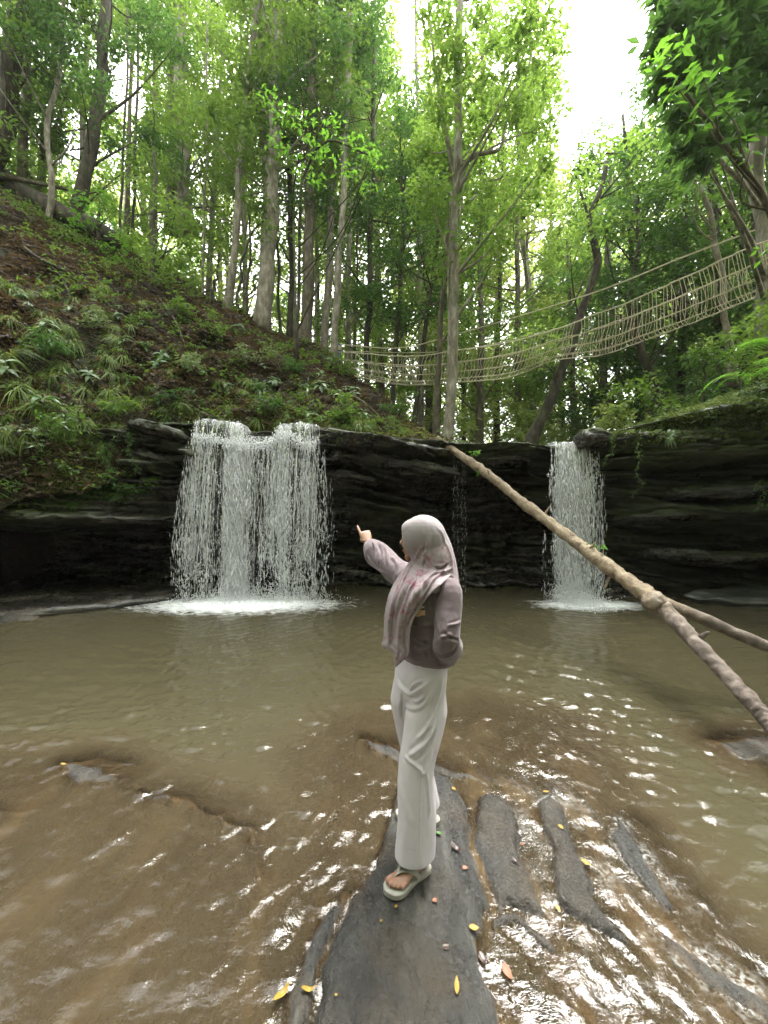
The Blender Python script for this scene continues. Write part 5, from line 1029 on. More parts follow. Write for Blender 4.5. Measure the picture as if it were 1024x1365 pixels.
for a in [('curled orange-yellow leaf at the left edge of the rock by the bottom of the photo',376,1328,.075,.9,'yellow',.8,.32),('bright yellow leaf bridging the crack left of the main rock',411,1320,.055,.1,'yellow',.9,.3),
          ('yellow leaf half under the tip of the front sandal',530,1194,.055,.2,'yellow',.1,.5),('tiny yellow-brown leaf in front of the sandal',528,1208,.018,1.2,'yellow',.3,.6),('small orange leaf on the rock right of the sandal',580,1200,.028,.3,'orange',.3,.7),
          ('bright green leaf lying behind the rear heel',585,1115,.038,-.4,'green',.3,.5),('yellow-green leaf on the wet rock behind the legs',605,1056,.035,-1,'yellow',.3,.6),('dark reddish curled leaf in the crack right of the legs',608,1132,.07,-.75,'red',.6,.35),
          ('small orange leaf on the rock right of the curled dark one',620,1160,.03,.2,'orange',.2,.7),('orange-brown leaf lying in the wet crack',632,1236,.045,0,'yellow',.3,.55),('dark wet brown leaf at the end of the crack',643,1280,.05,-1.2,'red',.3,.5),
          ('orange oak-shaped leaf in the shallow basin at the lower right',676,1298,.06,-1.1,'orange',.2,.5),('narrow yellow leaf pointing up the rock near the bottom',609,1318,.06,1.4,'yellow',.2,.28),('pale brown leaf pressed on the rock low down',594,1272,.04,.3,'brown',.1,.6),
          ('tiny bright yellow leaf fragment on the rock, bottom left',448,1332,.012,0,'yellow',.2,.6),('tiny yellow leaf fragment on the rock below the sandal',508,1230,.012,.5,'yellow',.2,.6),
          ('yellow leaf at the head of the second ridge',728,1057,.045,.2,'yellow',.2,.35),('small yellow leaf on the wet second ridge',748,1105,.04,-1.3,'yellow',.2,.5),('amber leaf stuck below the second ridge',781,1152,.05,-.9,'yellow',.2,.55),
          ('small yellow leaf on the lower tip of the second ridge',744,1213,.035,-1.3,'yellow',.2,.4),('small reddish leaf between the two ridges',696,1127,.02,0,'orange',.2,.7),('bright yellow leaf lying on the dark submerged rock at the left',85,1020,.05,0,'yellow',.4,.28),
          ('dark curled leaf on the broad second rock',687,1150,.04,-.9,'red',.5,.35)]:
    leaf3('fallen_leaf', a[0], a[1], a[2], a[3]*.85, a[4], lfm[a[5]], a[6], a[7])
# ================================================================ PERSON
def loft(rings, k=28, e=2.0):
    """rings: (centre, axis a, axis b) ellipses; closed ends"""
    a = np.arange(k)*2*np.pi/k; ca, sa = np.cos(a), np.sin(a); ca = np.sign(ca)*np.abs(ca)**(2/e); sa = np.sign(sa)*np.abs(sa)**(2/e)
    V = np.array([np.array(c)[None]+ca[:, None]*np.array(x)[None]+sa[:, None]*np.array(y)[None] for c, x, y in rings])
    n = len(rings); Q = grid_q(n, k, True); V = np.concatenate([V.reshape(-1, 3), [np.array(rings[0][0], float)], [np.array(rings[-1][0], float)]])
    j = np.arange(0, k, 2); Q = np.concatenate([Q, np.stack([np.full(len(j), n*k), (j+2) % k, (j+1) % k, j], -1), np.stack([np.full(len(j), n*k+1), (n-1)*k+j, (n-1)*k+(j+1) % k, (n-1)*k+(j+2) % k], -1)])
    return V, Q
def rings_interp(R_, n):
    C = spline([r[0] for r in R_], n); A = spline([r[1] for r in R_], n); B = spline([r[2] for r in R_], n); return [(C[i], A[i], B[i]) for i in range(n)]
def ball(c, r, sub=3):
    bm = bmesh.new(); bmesh.ops.create_uvsphere(bm, u_segments=24, v_segments=16, radius=1); V = np.array([v.co[:] for v in bm.verts]); T = []
    for f in bm.faces:
        i = [v.index for v in f.verts]; T.append(i if len(i) == 4 else i+[i[-1]])
    Q = [t for t in T]; bm.free(); return V*np.asarray(r)+np.asarray(c), np.array(Q)
def raw_mesh(name, parts):
    """parts may hold degenerate quads (triangles), cleaned by the remesh"""
    n0 = 0; Vs, Fs = [], []
    for V, Q in parts:
        Vs.append(V)
        for q in Q:
            t = [int(i)+n0 for i in q]; u_ = []
            for i in t:
                if i not in u_: u_.append(i)
            if len(u_) > 2: Fs.append(u_)
        n0 += len(V)
    m = bpy.data.meshes.new(name); m.from_pydata([tuple(v) for v in np.concatenate(Vs)], [], Fs); m.update(); return m
def remesh(name, parts, voxel, smooth=4, fac=.6):
    m = raw_mesh(name+'_raw', parts); o = bpy.data.objects.new(name+'_tmp', m); COL.objects.link(o)
    r = o.modifiers.new('r', 'REMESH'); r.mode = 'VOXEL'; r.voxel_size = voxel
    if smooth: s = o.modifiers.new('s', 'SMOOTH'); s.iterations = smooth; s.factor = fac
    dg = bpy.context.evaluated_depsgraph_get(); dg.update(); me = bpy.data.meshes.new_from_object(o.evaluated_get(dg)); me.name = name
    bpy.data.objects.remove(o); bpy.data.meshes.remove(m); me.polygons.foreach_set('use_smooth', np.ones(len(me.polygons), bool)); return me
def mv(me):
    n = len(me.vertices); V = np.empty(n*3, np.float32); me.vertices.foreach_get('co', V); Nn = np.empty(n*3, np.float32); me.vertices.foreach_get('normal', Nn); return V.reshape(-1, 3).astype(float), Nn.reshape(-1, 3).astype(float)
def setv(me, V): me.vertices.foreach_set('co', np.asarray(V, np.float32).ravel()); me.update()
def mbvh(me): return BVHTree.FromPolygons([v.co[:] for v in me.vertices], [tuple(p.vertices) for p in me.polygons])
def segdist(V, a, b):
    ab = b-a; t = np.clip(((V-a)@ab)/(ab@ab+1e-12), 0, 1); return np.linalg.norm(V-a-t[:, None]*ab, axis=1), t
def folds(me, lst, noise_amp=.002, nf=9, stretch=(1, 1, .5), seed=0, gain=1.4):
    """ridges and creases drawn over the cloth: (pixel polyline, width, height)"""
    V, Nn = mv(me); b = mbvh(me); D = np.zeros(len(V))
    for pts, w_, amp in lst:
        h_ = [hit(b, *p)[0] for p in pts]; h_ = [np.array(q) for q in h_ if q is not None]
        if len(h_) < 2: continue
        pl = spline(h_, max(6, 5*len(h_))); best = np.full(len(V), 9.); tt = np.zeros(len(V))
        for i in range(len(pl)-1):
            d_, t = segdist(V, pl[i], pl[i+1]); m_ = d_ < best; best[m_] = d_[m_]; tt[m_] = (i+t[m_])/(len(pl)-1)
        taper = np.clip(np.sin(np.pi*np.clip(tt, 0, 1))*1.6+.15, 0, 1)
        D += gain*amp*taper*(np.exp(-(best/w_)**2)-.25*np.exp(-((best-1.9*w_)/w_)**2))
    D += noise_amp*fbm(V[:, 0]*nf*stretch[0], V[:, 1]*nf*stretch[1], V[:, 2]*nf*stretch[2], 150+seed, 4)
    setv(me, V+Nn*D[:, None])

def cut(me, z, keep_above):
    bm = bmesh.new(); bm.from_mesh(me); bmesh.ops.bisect_plane(bm, geom=bm.verts[:]+bm.edges[:]+bm.faces[:], plane_co=(0, 0, z), plane_no=(0, 0, -1), clear_outer=True); bm.to_mesh(me); bm.free()
O = np.array([.19, 1.80, 0.]); FV = np.array([-.862, -.507, 0.]); LV = np.array([.507, -.862, 0.]); ZV = np.array([0, 0, 1.])
def loc(a, b, z): return O+FV*a+LV*b+ZV*z
def ringT(z, a, ra, rb, b=0.0): return (loc(a, b, z), FV*ra, LV*rb)
def pw(px, py, Y): return np.array(tuple(P(px, py, Y)))
sk, nt, out = mat('skin'); g = N(nt, 'TexCoord').outputs['Object']
c = mixc(nt, noise(nt, g, 25, 4), (.27, .14, .088), (.33, .18, .118)); p = N(nt, 'BsdfPrincipled', {'Base Color': c, 'Roughness': .5, 'Subsurface Weight': .15, 'Subsurface Radius': (.01, .004, .002), 'Subsurface Scale': .5}); nt.links.new(p.outputs[0], out.inputs[0]); M['skin'] = sk
def cloth(name, c1, c2, weave=260, rough=.85, sheen=.2, bump=.25):
    m, nt, out = mat(name); g = N(nt, 'TexCoord').outputs['Object']; n1 = noise(nt, g, 6, 5); wv = noise(nt, g, weave, 3, .7)
    c = mixc(nt, n1, c1, c2); c = mixc(nt, mth(nt, 'MULTIPLY', wv, .25), c, tuple(x*.6 for x in c1))
    p = N(nt, 'BsdfPrincipled', {'Base Color': c, 'Roughness': rough, 'Sheen Weight': sheen, 'Specular IOR Level': .25}); b_ = N(nt, 'Bump', {'Height': wv, 'Strength': bump, 'Distance': .002}); nt.links.new(b_.outputs[0], p.inputs['Normal']); nt.links.new(p.outputs[0], out.inputs[0]); return m
M['shirt'] = cloth('mauve_jersey', (.125, .094, .104), (.148, .113, .123)); M['pants'] = cloth('white_trousers', (.48, .445, .475), (.54, .505, .53), 300, .6, .1, .12)
hm, nt, out = mat('printed_scarf'); g = N(nt, 'TexCoord').outputs['Object']
at = N(nt, 'Attribute', attribute_name='print').outputs['Fac']; n1 = noise(nt, g, 17, 6, .75, 1.8); n2 = noise(nt, g, 14, 5, .6, .8); n3 = noise(nt, g, 70, 4, .6, 1.)
base_c = mixc(nt, noise(nt, g, 9, 3), (.215, .19, .20), (.26, .23, .24))
pk = mth(nt, 'MULTIPLY', at, ramp(nt, n1, [(.50, 0.), (.56, 1.)])); gy_ = mth(nt, 'MULTIPLY', at, ramp(nt, n3, [(.52, 0.), (.6, .75)]))
c = mixc(nt, mth(nt, 'MULTIPLY', at, .45), base_c, (.22, .155, .17)); c = mixc(nt, gy_, c, (.22, .22, .235)); c = mixc(nt, mth(nt, 'MULTIPLY', pk, ramp(nt, n2, [(.42, .15), (.62, .95)])), c, (.17, .045, .075))
p = N(nt, 'BsdfPrincipled', {'Base Color': c, 'Roughness': .7, 'Sheen Weight': .2, 'Specular IOR Level': .3}); b_ = N(nt, 'Bump', {'Height': noise(nt, g, 320, 2), 'Strength': .1, 'Distance': .001}); nt.links.new(b_.outputs[0], p.inputs['Normal']); nt.links.new(p.outputs[0], out.inputs[0]); M['scarf'] = hm
M['sandal'] = simple('sandal_rubber', (.30, .285, .25), .6, 40, .15, .2, 200); M['nail'] = simple('toe_nail', (.42, .12, .12), .25, 10, .1); M['hairc'] = simple('dark_hair', (.015, .01, .008), .4)
per = empty('person', (.19, 1.80, .05)); PO = np.array(per.location)
def part(name, me, m_, parent=per, th=0):
    V, _ = mv(me); setv(me, V-PO); me.materials.clear(); me.materials.append(m_); o = link(name, me, parent)
    if th: q = o.modifiers.new('thickness', 'SOLIDIFY'); q.thickness = th; q.offset = -1
    return o

# --- head, in its own frame (forward, left, up)
HC = np.array([.180, 1.805, 1.452]); hf = np.array([-.90, .43, -.02]); hf /= np.linalg.norm(hf); hl = np.cross(ZV, hf); hl /= np.linalg.norm(hl); hu = np.cross(hf, hl)
def head_pts():
    V, Q = ball((0, 0, 0), (1, 1, 1)); x, y, z = V.T   # x forward, y left, z up
    r = np.stack([x*.093*(1-.08*(z < -.2)), y*.072*(1-.28*np.clip(-z, 0, 1)**1.3), z*.104], -1)
    r[:, 0] += .006*np.exp(-((z+.95)/.25)**2)*(x > 0)+.012*np.clip(-z, 0, 1)*(x > .2)
    return r, Q
def H_(a, b, c): return HC+hf*a+hl*b+hu*c
hv, hq = head_pts(); hv = HC+hv[:, :1]*hf+hv[:, 1:2]*hl+hv[:, 2:]*hu
head_parts = [(hv, hq)]
def blob(a, b, c, ra, rb, rc):
    V, Q = ball((0, 0, 0), (ra, rb, rc)); head_parts.append((H_(a, b, c)+V[:, :1]*hf+V[:, 1:2]*hl+V[:, 2:]*hu, Q))
Vn, Qn = loft(rings_interp([(H_(.086, 0, .018), hl*.007, hf*.008), (H_(.098, 0, .0), hl*.008, hf*.009), (H_(.107, 0, -.018), hl*.0125, hf*.011), (H_(.095, 0, -.026), hl*.011, hf*.008)], 10), 12); head_parts.append((Vn, Qn))
blob(.087, 0, -.048, .010, .021, .007); blob(.084, 0, -.060, .011, .018, .008); blob(.074, 0, -.082, .016, .022, .018)          # lips, chin
for s in (-1, 1): blob(.062, s*.036, -.022, .026, .024, .026); blob(.080, s*.030, .030, .012, .026, .008); blob(-.005, s*.072, -.008, .018, .008, .030)   # cheeks, brow, ears
# --- body core
core = list(head_parts)
core.append(loft(rings_interp([(HC+np.array([.015, .01, -.05]), hf*.05, hl*.05), (loc(-.015, 0, 1.33), FV*.046, LV*.05), (loc(-.01, 0, 1.27), FV*.06, LV*.09), (loc(-.005, 0, 1.22), FV*.085, LV*.15), (loc(0, 0, 1.08), FV*.088, LV*.13), (loc(0, 0, .97), FV*.075, LV*.110), (loc(0, 0, .86), FV*.068, LV*.115), (loc(0, 0, .78), FV*.062, LV*.11)], 30)))
def limb(pts, rr, k=16): return tube(spline(pts, 26), np.interp(np.linspace(0, 1, 26), np.linspace(0, 1, len(rr)), rr), k)
SL = loc(-.005, .158, 1.250); EL = np.array([.256, 1.580, 1.060]); WL = np.array([.290, 1.760, .965])
SR = loc(.0, -.150, 1.268); ER = np.array([.020, 2.085, 1.325]); WR = pw(492, 724, 2.275)
core.append(limb([loc(0, .08, 1.24), SL, (SL+EL)/2, EL], [.04, .048, .040, .036])); core.append(limb([EL, (EL+WL)/2, WL], [.036, .033, .022]))
core.append(limb([loc(0, -.08, 1.25), SR, (SR+ER)/2, ER], [.04, .045, .040, .035])); core.append(limb([ER, (ER+WR)/2, WR], [.035, .032, .022]))
# feet: frame per foot
def foot_frame(heel, toe): u = toe-heel; u[2] = 0; L = np.linalg.norm(u); u /= L; return heel, u, np.cross(ZV, u), L
zf = bedz(.11, 1.64); zr = bedz(.20, 1.93); zf = max(zf, .03); zr = max(zr, .02)
SOLE = .021
def toe_pt(px, py, z): Y = (CH-z)*F/(py-CY); return np.array([(px-CX)/F*Y, Y, z])
footL = foot_frame(toe_pt(570, 1151, zf+SOLE), toe_pt(519, 1187, zf+SOLE)); footR = foot_frame(np.array([.264, 1.915, zr+SOLE]), np.array([.076, 1.975, zr+SOLE]))
AL = footL[0]+footL[1]*.045+ZV*.075; AR = footR[0]+footR[1]*.045+ZV*.075
KN_L = np.array([.138, 1.672, .48]); KN_R = np.array([.150, 1.885, .46])
core.append(limb([loc(.02, .07, .80), loc(.04, .07, .70), KN_L, (KN_L+AL)/2+np.array([.01, .02, .05]), AL], [.060, .055, .045, .045, .031]))
core.append(limb([loc(.02, -.07, .80), loc(.036, -.07, .70), KN_R, (KN_R+AR)/2+np.array([.01, .02, .05]), AR], [.060, .055, .045, .045, .031]))
def foot(fr, med):
    h, u, v, L = fr; v = v*med; S = L/.215; f = lambda a, b, c: h+u*a*S+v*b*S+ZV*c
    ps = [loft(rings_interp([(f(.008, 0, .022), v*.020, ZV*.018), (f(.035, 0, .032), v*.028, ZV*.031), (f(.07, .002, .036), v*.028, ZV*.036), (f(.11, .004, .026), v*.033, ZV*.025), (f(.145, .002, .017), v*.038, ZV*.017), (f(.168, .0, .013), v*.036, ZV*.012), (f(.176, 0, .011), v*.030, ZV*.009)], 24), 24),
          loft(rings_interp([(f(.045, 0, .085), v*.028, u*.032), (f(.045, 0, .055), v*.029, u*.036), (f(.048, 0, .025), v*.028, u*.04)], 10), 20)]
    nails = []
    for i, (a, b, r, ln) in enumerate([(.166, .027, .0125, .045), (.170, .006, .0088, .040), (.166, -.009, .0082, .034), (.160, -.022, .0078, .028), (.151, -.034, .0075, .022)]):
        p0 = f(a-.012, b*.92, .013); p1 = f(a+ln*.5, b, .013+.004); p2 = f(a+ln, b*1.02, r*.8/S)
        ps.append(tube(spline([p0, p1, p2], 12), np.array([1, 1, 1, .98, .95, .92, .92, .96, 1.0, 1.0, .82, .45])*r*S, 12))
        nails.append((f(a+ln*.86, b*1.02, r*1.42), r*.62*S, u, v))
    return ps, nails
fl, nl_ = foot(footL, -1); fr_, nr_ = foot(footR, 1); core += fl+fr_
# hands
def hand(wrist, d, n, side, curls, S=.93):
    """d: wrist->knuckles, n: back of the hand, side: towards the thumb; curls: total bend per finger, index first"""
    d = d/np.linalg.norm(d); n = n-d*np.dot(n, d); n /= np.linalg.norm(n); s = np.cross(n, d); s = s*np.sign(np.dot(s, side)) if abs(np.dot(s, side)) > 1e-6 else s
    ps = [loft(rings_interp([(wrist-d*.03, s*.024, n*.018), (wrist, s*.026*S, n*.018*S), (wrist+d*.035*S, s*.036*S, n*.016*S), (wrist+d*.075*S, s*.040*S, n*.013*S), (wrist+d*.088*S, s*.037*S, n*.009*S)], 16), 20)]
    for i, (o_, L) in enumerate(((.029, .070), (.010, .077), (-.009, .071), (-.028, .056))):
        p = wrist+d*(.080, .080, .072, .060)[i]*S+s*o_*S; pts = [p-d*.012]; a = 0; cu = curls[i]
        for j, fr2 in enumerate((0, .42, .30, .28)):
            if j == 0: pts.append(p); continue
            a += cu*(.36 if j == 1 else .36 if j == 2 else .28); pts.append(pts[-1]+(d*math.cos(a)-n*math.sin(a))*L*S*fr2)
        ps.append(tube(spline(pts, 16), np.interp(np.linspace(0, 1, 16), [0, .25, .5, .75, .93, 1], [.0098, .0092, .0090, .0082, .0070, .0040])*S, 12))
    t0 = wrist+d*.022*S+s*.024*S; t1 = t0+(d*.6+s*.20-n*.6)*.034*S; t2 = t1+(d*.7-s*.35-n*.45)*.027*S; t3 = t2+(d*.5-s*.7-n*.3)*.022*S
    ps.append(tube(spline([t0-d*.01-s*.006, t0, t1, t2, t3], 16), np.interp(np.linspace(0, 1, 16), [0, .3, .7, .93, 1], [.014, .0125, .0100, .0080, .0045])*S, 12)); return ps
tipR = pw(479, 704, 2.37); dR = np.array([-.33, .52, .78]); core += hand(WR+(WR-ER)/np.linalg.norm(WR-ER)*.01, dR, np.array([.15, -.8, .5]), np.array([-1, -.2, 0]), [.15, 3.6, 3.8, 3.9], .9)
core += hand(WL, np.array([-.25, .75, -.45]), np.array([.85, .3, .2]), np.array([0, -.2, 1]), [1.2, 1.3, 1.4, 1.5], .9)
body = part('body', remesh('body', core, .0032, 3, .5), M['skin'])
for s in (-1, 1):
    V, Q = ball(H_(.079, s*.030, .012), .0125); e = part('eye', raw_mesh('eye', [(V, Q)]), simple('eye_white', (.7, .68, .66), .2)); V, Q = ball(H_(.0885, s*.031, .012), .0052); e2 = raw_mesh('iris', [(V, Q)]); V2, _ = mv(e2); setv(e2, V2-PO); e2.materials.append(M['hairc']); link('iris', e2, e)
    bw = tube(spline([H_(.090, s*.014, .033), H_(.090, s*.030, .039), H_(.078, s*.046, .033)], 8), [.001, .0026, .003, .003, .0026, .002, .0015, .0006], 6); part('eyebrow', raw_mesh('eyebrow', [bw]), M['hairc'])
mo = tube(spline([H_(.096, -.019, -.0525), H_(.1015, 0, -.0530), H_(.096, .019, -.0525)], 8), .0025, 6); part('lips', raw_mesh('lips', [mo]), simple('lip', (.38, .13, .11), .4))
NM = MB()
for (c, r, u_, v_) in nl_+nr_:
    V, Q = loft([(c-u_*r*.9, v_*r*.5, ZV*.0012), (c, v_*r*1.0, ZV*.002), (c+u_*r*.8, v_*r*.85, ZV*.0015)], 10); part('toenail', raw_mesh('toenail', [(V, Q)]), M['nail'])

# --- sweatshirt
sh = []
sh.append(loft(rings_interp([ringT(.885, 0, .104, .156), ringT(.915, 0, .108, .160), ringT(.95, .004, .124, .176), ringT(1.0, .004, .126, .178), ringT(1.08, .010, .124, .168), ringT(1.16, .012, .126, .170), ringT(1.22, .004, .112, .172), ringT(1.265, -.005, .090, .160), ringT(1.30, -.012, .070, .110), ringT(1.335, -.015, .058, .066)], 40), 40, 2.15))
def sleeve(pts, rr): return tube(spline(pts, 34), np.interp(np.linspace(0, 1, 34), np.linspace(0, 1, len(rr)), rr), 24)
sh.append(sleeve([loc(0, .09, 1.225), SL+np.array([0, 0, -.012]), SL*.5+EL*.5, EL+np.array([.0, -.004, .0]), EL*.6+WL*.4+np.array([0, 0, -.012]), EL*.25+WL*.75+np.array([0, 0, -.005]), WL], [.066, .066, .057, .053, .057, .064, .058, .034]))
sh.append(sleeve([loc(0, -.08, 1.235), SR+np.array([0, 0, -.014]), SR*.5+ER*.5+np.array([0, 0, -.020]), ER+np.array([0, 0, -.016]), ER*.55+WR*.45+np.array([0, 0, -.018]), ER*.2+WR*.8+np.array([0, 0, -.008]), WR], [.072, .072, .068, .066, .070, .072, .052, .029]))
me = remesh('sweatshirt', sh, .0050, 6, .6); cut(me, .914, 1)
folds(me, [([(597,835),(607,832),(614,828)], .005, .006), ([(588,850),(602,845),(616,846)], .006, .008), ([(592,843),(600,850),(612,854)], .005, -.006), ([(570,862),(572,875),(582,886),(597,888)], .006, .007), ([(578,860),(584,872),(597,874),(610,862)], .008, -.008),
           ([(572,800),(580,825),(584,848)], .006, -.006), ([(552,850),(565,856),(580,852)], .006, -.006), ([(550,862),(562,868),(575,862)], .007, .006), ([(555,875),(566,872),(575,880)], .006, .005), ([(545,830),(562,834),(578,832)], .008, .004),
           ([(519,735),(524,728),(530,725)], .006, -.007), ([(510,726),(516,736),(518,752)], .007, .006), ([(503,722),(508,738),(506,756)], .007, -.006), ([(522,742),(530,752),(528,770)], .007, .006), ([(497,722),(500,730),(498,742)], .005, .005), ([(490,740),(500,755),(515,765)], .006, .005),
           ([(528,893),(560,884),(590,888)], .004, -.005), ([(535,889),(537,897)], .003, .003)], .009, 11, (1, 1, .8), 1, 1.9)
shirt = part('sweatshirt', me, M['shirt'], th=.003)
# --- trousers
pa = []
def ptube(pts, ra, rb, yaw=(1, 0)):
    n = 36; C = spline(pts, n); t = np.linspace(0, 1, n); A = np.interp(t, np.linspace(0, 1, len(ra)), ra); B = np.interp(t, np.linspace(0, 1, len(rb)), rb); return loft([(C[i], FV*A[i], LV*B[i]) for i in range(n)], 36)
pa.append(loft(rings_interp([ringT(.945, .006, .090, .145), ringT(.90, .018, .094, .150), ringT(.84, .028, .098, .152), ringT(.79, .032, .098, .150), ringT(.75, .034, .092, .145), ringT(.72, .034, .085, .135)], 20), 40))
hemL = footL[0]+footL[1]*.055; hemR = footR[0]+footR[1]*.05
pa.append(ptube([loc(.030, .066, .84), loc(.046, .070, .70), loc(.048, .076, .60)*.5+KN_L*.5+ZV*.05, KN_L, (KN_L+hemL)/2*np.array([1, 1, 0])+ZV*.31, hemL*np.array([1, 1, 0])+ZV*.115+np.array([-.012, .006, 0])], [.075, .094, .084, .078, .083, .090], [.070, .086, .080, .074, .074, .078]))
pa.append(ptube([loc(.030, -.066, .84), loc(.040, -.070, .70), loc(.04, -.078, .60)*.5+KN_R*.5+ZV*.05, KN_R, (KN_R+hemR)/2*np.array([1, 1, 0])+ZV*.31+np.array([-.02, 0, 0]), hemR*np.array([1, 1, 0])+ZV*.10+np.array([-.012, 0, 0])], [.075, .094, .084, .077, .078, .080], [.070, .086, .080, .074, .074, .078]))
me = remesh('trousers', pa, .0048, 5, .6); cut(me, .148, 1)
folds(me, [([(528,905),(536,918),(547,925),(560,918),(575,905)], .009, .009), ([(545,922),(553,912),(566,907)], .006, .007), ([(545,928),(556,935),(566,928)], .007, .008), ([(540,940),(552,945),(566,938),(580,918)], .008, .006), ([(535,925),(536,960),(532,1000)], .008, -.008),
           ([(545,1008),(556,1000),(570,985),(579,965)], .008, .009), ([(552,1015),(562,1008),(572,992),(580,975)], .006, -.006), ([(558,1022),(564,1030),(570,1020),(577,1000)], .007, .008), ([(540,1008),(552,1018),(562,1026)], .007, .007), ([(569,1030),(571,1060),(572,1090)], .006, .006),
           ([(574,925),(571,950),(567,975),(563,1000),(561,1050),(560,1100),(560,1138)], .0025, .0028), ([(590,905),(584,930),(578,950)], .008, .006), ([(556,985),(568,972),(580,950)], .007, .006), ([(533,1040),(540,1070),(548,1100)], .012, .004), ([(523,1118),(535,1127),(550,1134),(570,1135)], .0022, -.0025)], .007, 10, (1, 1, .5), 2, 1.5)
# open the leg ends: trim the hems
part('trousers', me, M['pants'], th=.003)
# --- scarf
sc = []
V, Q = ball((0, 0, 0), (1, 1, 1)); V = V*np.array([.108, .092, .112]); V[:, 0] -= .012*np.clip(-V[:, 2]/.1, 0, 1); sc.append((H_(-.002, 0, .004)+V[:, :1]*hf+V[:, 1:2]*hl+V[:, 2:]*hu, Q))
def sring(px0, px1, py, Yc, ry): x0 = (px0-CX)/F*Yc; x1 = (px1-CX)/F*Yc; return (np.array([(x0+x1)/2, Yc, CH+(CY-py)/F*Yc]), np.array([(x1-x0)/2, 0, 0]), np.array([0, ry, 0]))
sc.append(loft(rings_interp([sring(556,590,703,1.80,.06), sring(545,600,722,1.80,.078), sring(547,605,738,1.79,.088), sring(548,608,752,1.785,.095), sring(542,610,766,1.78,.115), sring(541,611,778,1.78,.155), sring(560,611,789,1.82,.12), sring(580,610,799,1.86,.08)], 26), 36))
V, Q = ball((0, 0, 0), (.070, .074, .060)); sc.append((H_(.034, 0, .042)+V[:, :1]*hf+V[:, 1:2]*hl+V[:, 2:]*hu, Q))
for rows, th in [(
    [(748,546,590,1.78,1.73,1.80),(757,540,600,1.755,1.66,1.75),(767,532,601,1.735,1.61,1.69),(778,525,590,1.73,1.585,1.62),(792,519,574,1.72,1.58,1.60),(808,515,562,1.71,1.585,1.61),(824,513,552,1.71,1.60,1.61),(840,512,547.5,1.71,1.61,1.61),(852,511.5,546.5,1.71,1.61,1.61),(861,509.5,546,1.71,1.61,1.61),(869,524,545.5,1.66,1.61,1.61),(877,525.5,541,1.65,1.61,1.62),(884,526.5,533,1.65,1.62,1.63),(889,526.8,528,1.65,1.645,1.65)], .007),
    ([(742,574,607,1.74,1.86,1.90),(765,580,611,1.70,1.84,1.95),(785,592,613,1.73,1.85,1.97),(800,598,612.5,1.78,1.86,1.95),(812,604,612,1.82,1.88,1.92)], .010)]:
    n = 34; RR = spline([(a, b, c) for a, b, c, *_ in rows], n); YY = spline([tuple(r[3:6]) for r in rows], n); A = []
    for i in range(n):
        py, l_, r_ = RR[i]; y0, y1, y2 = YY[i]; row = []
        for s in np.linspace(0, 1, 22):
            px = l_+(r_-l_)*s; Y = (1-s)**2*y0+2*s*(1-s)*y1+s*s*y2 if True else 0
            row.append(pw(px, py, Y + (.010*math.sin(s*math.pi*5+.6+i*.03)*min(1, i/12) if r_-l_ > 12 else 0)))
        A.append(row)
    A = np.array(A); nrm = np.cross(np.gradient(A, axis=0), np.gradient(A, axis=1)); nrm /= np.linalg.norm(nrm, axis=2, keepdims=True)+1e-9
    T_, Bm = A+nrm*th*.5, A-nrm*th*.5; n1_, m1_ = A.shape[:2]; q = grid_q(n1_, m1_); nv_ = n1_*m1_; idx = np.arange(nv_).reshape(n1_, m1_); bd = np.concatenate([idx[0, :], idx[1:, -1], idx[-1, -2::-1], idx[-2:0:-1, 0]]); b2 = np.roll(bd, -1)
    sc.append((np.concatenate([T_.reshape(-1, 3), Bm.reshape(-1, 3)]), np.concatenate([q, q[:, ::-1]+nv_, np.stack([bd, b2, b2+nv_, bd+nv_], -1)])))
me = remesh('hijab', sc, .0038, 5, .55)
folds(me, [([(573,712),(570,728),(564,748),(558,770),(552,795),(546,820)], .007, .0045), ([(566,726),(557,738),(553,748)], .007, .003), ([(583,702),(592,718),(602,745),(606,775)], .008, .003), ([(566,736),(566,750),(561,765)], .005, -.003),
           ([(602,757),(592,762),(578,765),(568,775),(560,795),(548,812)], .006, .009), ([(603,768),(590,764),(578,772),(566,790),(556,804)], .005, .007), ([(598,751),(590,757),(580,757)], .005, -.009), ([(550,752),(542,768),(534,785),(526,810),(521,860)], .006, -.008), ([(540,760),(530,785),(522,815),(517,850)], .006, .006), ([(556,770),(545,790),(536,820),(530,875)], .006, .007), ([(552,805),(544,825),(542,860)], .005, .006), ([(597,725),(592,740),(590,755)], .009, .002),
           ([(540,697),(541,712),(545,735),(550,750)], .003, .003)], .003, 14, (1, 1, .5), 3)
V, Nn = mv(me); a_ = (V-HC)@hf; b_ = (V-HC)@hl; c_ = (V-HC)@hu
kill = (a_ > .062)&(a_ < .16)&((b_/.062)**2+((c_+.012)/.088)**2 < 1)&(c_ > -.098)
bm = bmesh.new(); bm.from_mesh(me); bm.verts.ensure_lookup_table(); bmesh.ops.delete(bm, geom=[bm.verts[i] for i in np.nonzero(kill)[0]], context='VERTS'); bm.to_mesh(me); bm.free()
V, Nn = mv(me); px, py = proj(V)
pr = sstep(738, 772, py-.35*(px-570)+6*vnoise(V[:, 0]*30, V[:, 2]*30, 0, 9)) + 1.3*np.exp(-(((px-590)/13)**2+((py-745)/14)**2)) + 1.3*np.exp(-(((px-563)/8)**2+((py-738)/14)**2)) + .5*sstep(715, 735, py); attr(me, 'print', np.clip(pr, 0, 1))
part('hijab', me, M['scarf'], th=.002)
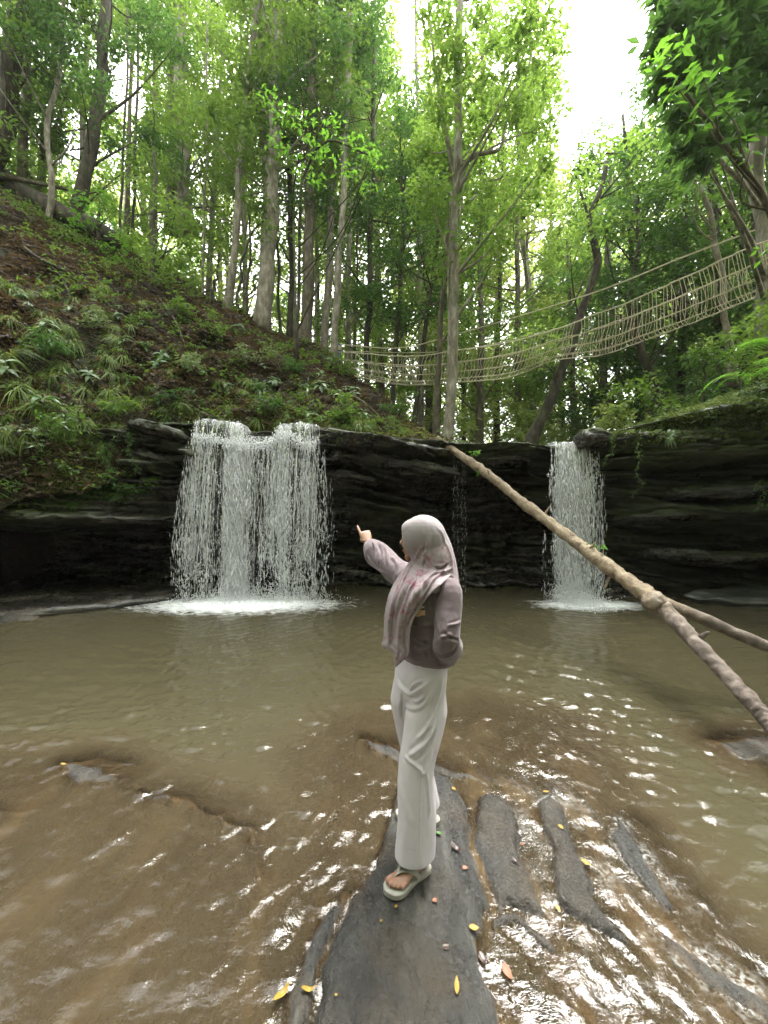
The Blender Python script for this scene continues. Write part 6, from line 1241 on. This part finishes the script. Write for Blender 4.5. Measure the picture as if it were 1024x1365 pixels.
# under-scarf band at the brow
# --- chest print
bs = mbvh(me_sh := shirt.data)
def decal(name, poly, m_, rows=8, off=.0022):
    A = []; (l, t, r, b) = poly
    for j in np.linspace(0, 1, rows):
        row = []
        for i in np.linspace(0, 1, 18):
            bow = 2.0*math.sin(i*9+j*3)*.4; px = l+(r-l)*i; py = t+(b-t)*j+bow-(px-l)*.06
            d = (P(px, py, 1.0)-CAMP).normalized(); h_, n_, *_ = bs.ray_cast(CAMP-Vector(PO), d)
            if h_ is None: return None
            row.append(np.array(h_)+np.array(n_)*off*(1 if n_.dot(d) < 0 else -1))
        A.append(row)
    A = np.array(A); return link(name, mk_mesh(name, A.reshape(-1, 3), grid_q(rows, 18), m_), per)
M['print_tan'] = simple('print_tan', (.62, .42, .24), .6, 60, .2); M['print_pale'] = simple('print_pale', (.55, .42, .33), .6, 60, .2)
decal('chest_print', (545, 814, 567, 822), M['print_tan']); decal('chest_print', (552, 808, 566, 812), M['print_pale'], 5)
# --- flip-flops
def sandal(fr, med, label=None):
    h, u, v, L = fr; v = v*med; S = L/.215; f = lambda a, b, c: h+u*a*S+v*b*S+ZV*c; o = link('sandal', bpy.data.meshes.new('sandal'), per)
    us = np.array([-.012,-.008,.01,.04,.08,.12,.16,.19,.21,.224,.230]); wi = np.array([.004,.022,.032,.034,.032,.038,.046,.047,.040,.022,.004]); cen = np.array([0,0,0,.001,.003,.003,.001,.003,.007,.010,.011])
    t = np.linspace(-.012, .230, 60); w_ = np.interp(t, us, wi); w_ = np.convolve(np.pad(w_, 2, 'edge'), np.ones(5)/5, 'valid'); w_[0] = w_[-1] = .003; c = np.interp(t, us, cen)
    prof = [(1, -.0195), (1.01, -.012), (.99, -.010), (1.01, -.008), (1.0, -.002), (.95, 0.0), (0, 0.0)]
    rows = []
    for (s_, z) in prof: rows.append(np.concatenate([[f(t[i], c[i]+w_[i]*s_, z) for i in range(60)], [f(t[i], c[i]-w_[i]*s_, z) for i in range(59, -1, -1)]]))
    A = np.array(rows); rowb = A[0].copy(); m = mk_mesh('sandal', A.reshape(-1, 3)-PO, grid_q(len(prof), 120, True), M['sandal']); bpy.data.meshes.remove(o.data) if False else None; o.data = m
    for sg in (-1, 1):
        pts = [f(.176, .016, .004), f(.168, .015, .022), f(.150, .012+sg*.006, .040), f(.120, .006+sg*.024, .046 if sg > 0 else .044), f(.092, sg*.036, .026), f(.080, sg*.036, -.004)]
        C = spline(pts, 26); tan_ = np.gradient(C, axis=0); tan_ /= np.linalg.norm(tan_, axis=1)[:, None]; rad = C-np.array([f((C[i]-h)@u/S, 0, .008) for i in range(26)]); 
        rings = []
        for i in range(26):
            nn = rad[i]-tan_[i]*(rad[i]@tan_[i]); nn /= np.linalg.norm(nn)+1e-9; ww = np.interp(i/25, [0, .12, .35, .8, 1], [.004, .005, .0105, .009, .007]); rings.append((C[i], np.cross(tan_[i], nn)*ww, nn*.0028))
        part('strap', raw_mesh('strap', [loft(rings, 12)]), M['sandal'], o)
    V, Q = tube(spline([f(.177, .016, -.002), f(.177, .016, .012), f(.170, .0155, .024)], 6), .0042, 8); part('toe_post', raw_mesh('toe_post', [(V, Q)]), M['sandal'], o)
    return o
sandal(footL, -1); sandal(footR, 1)
tag(per, 'person in a grey pink printed hijab, mauve sweatshirt, white trousers and grey sandals, pointing left', 'person')
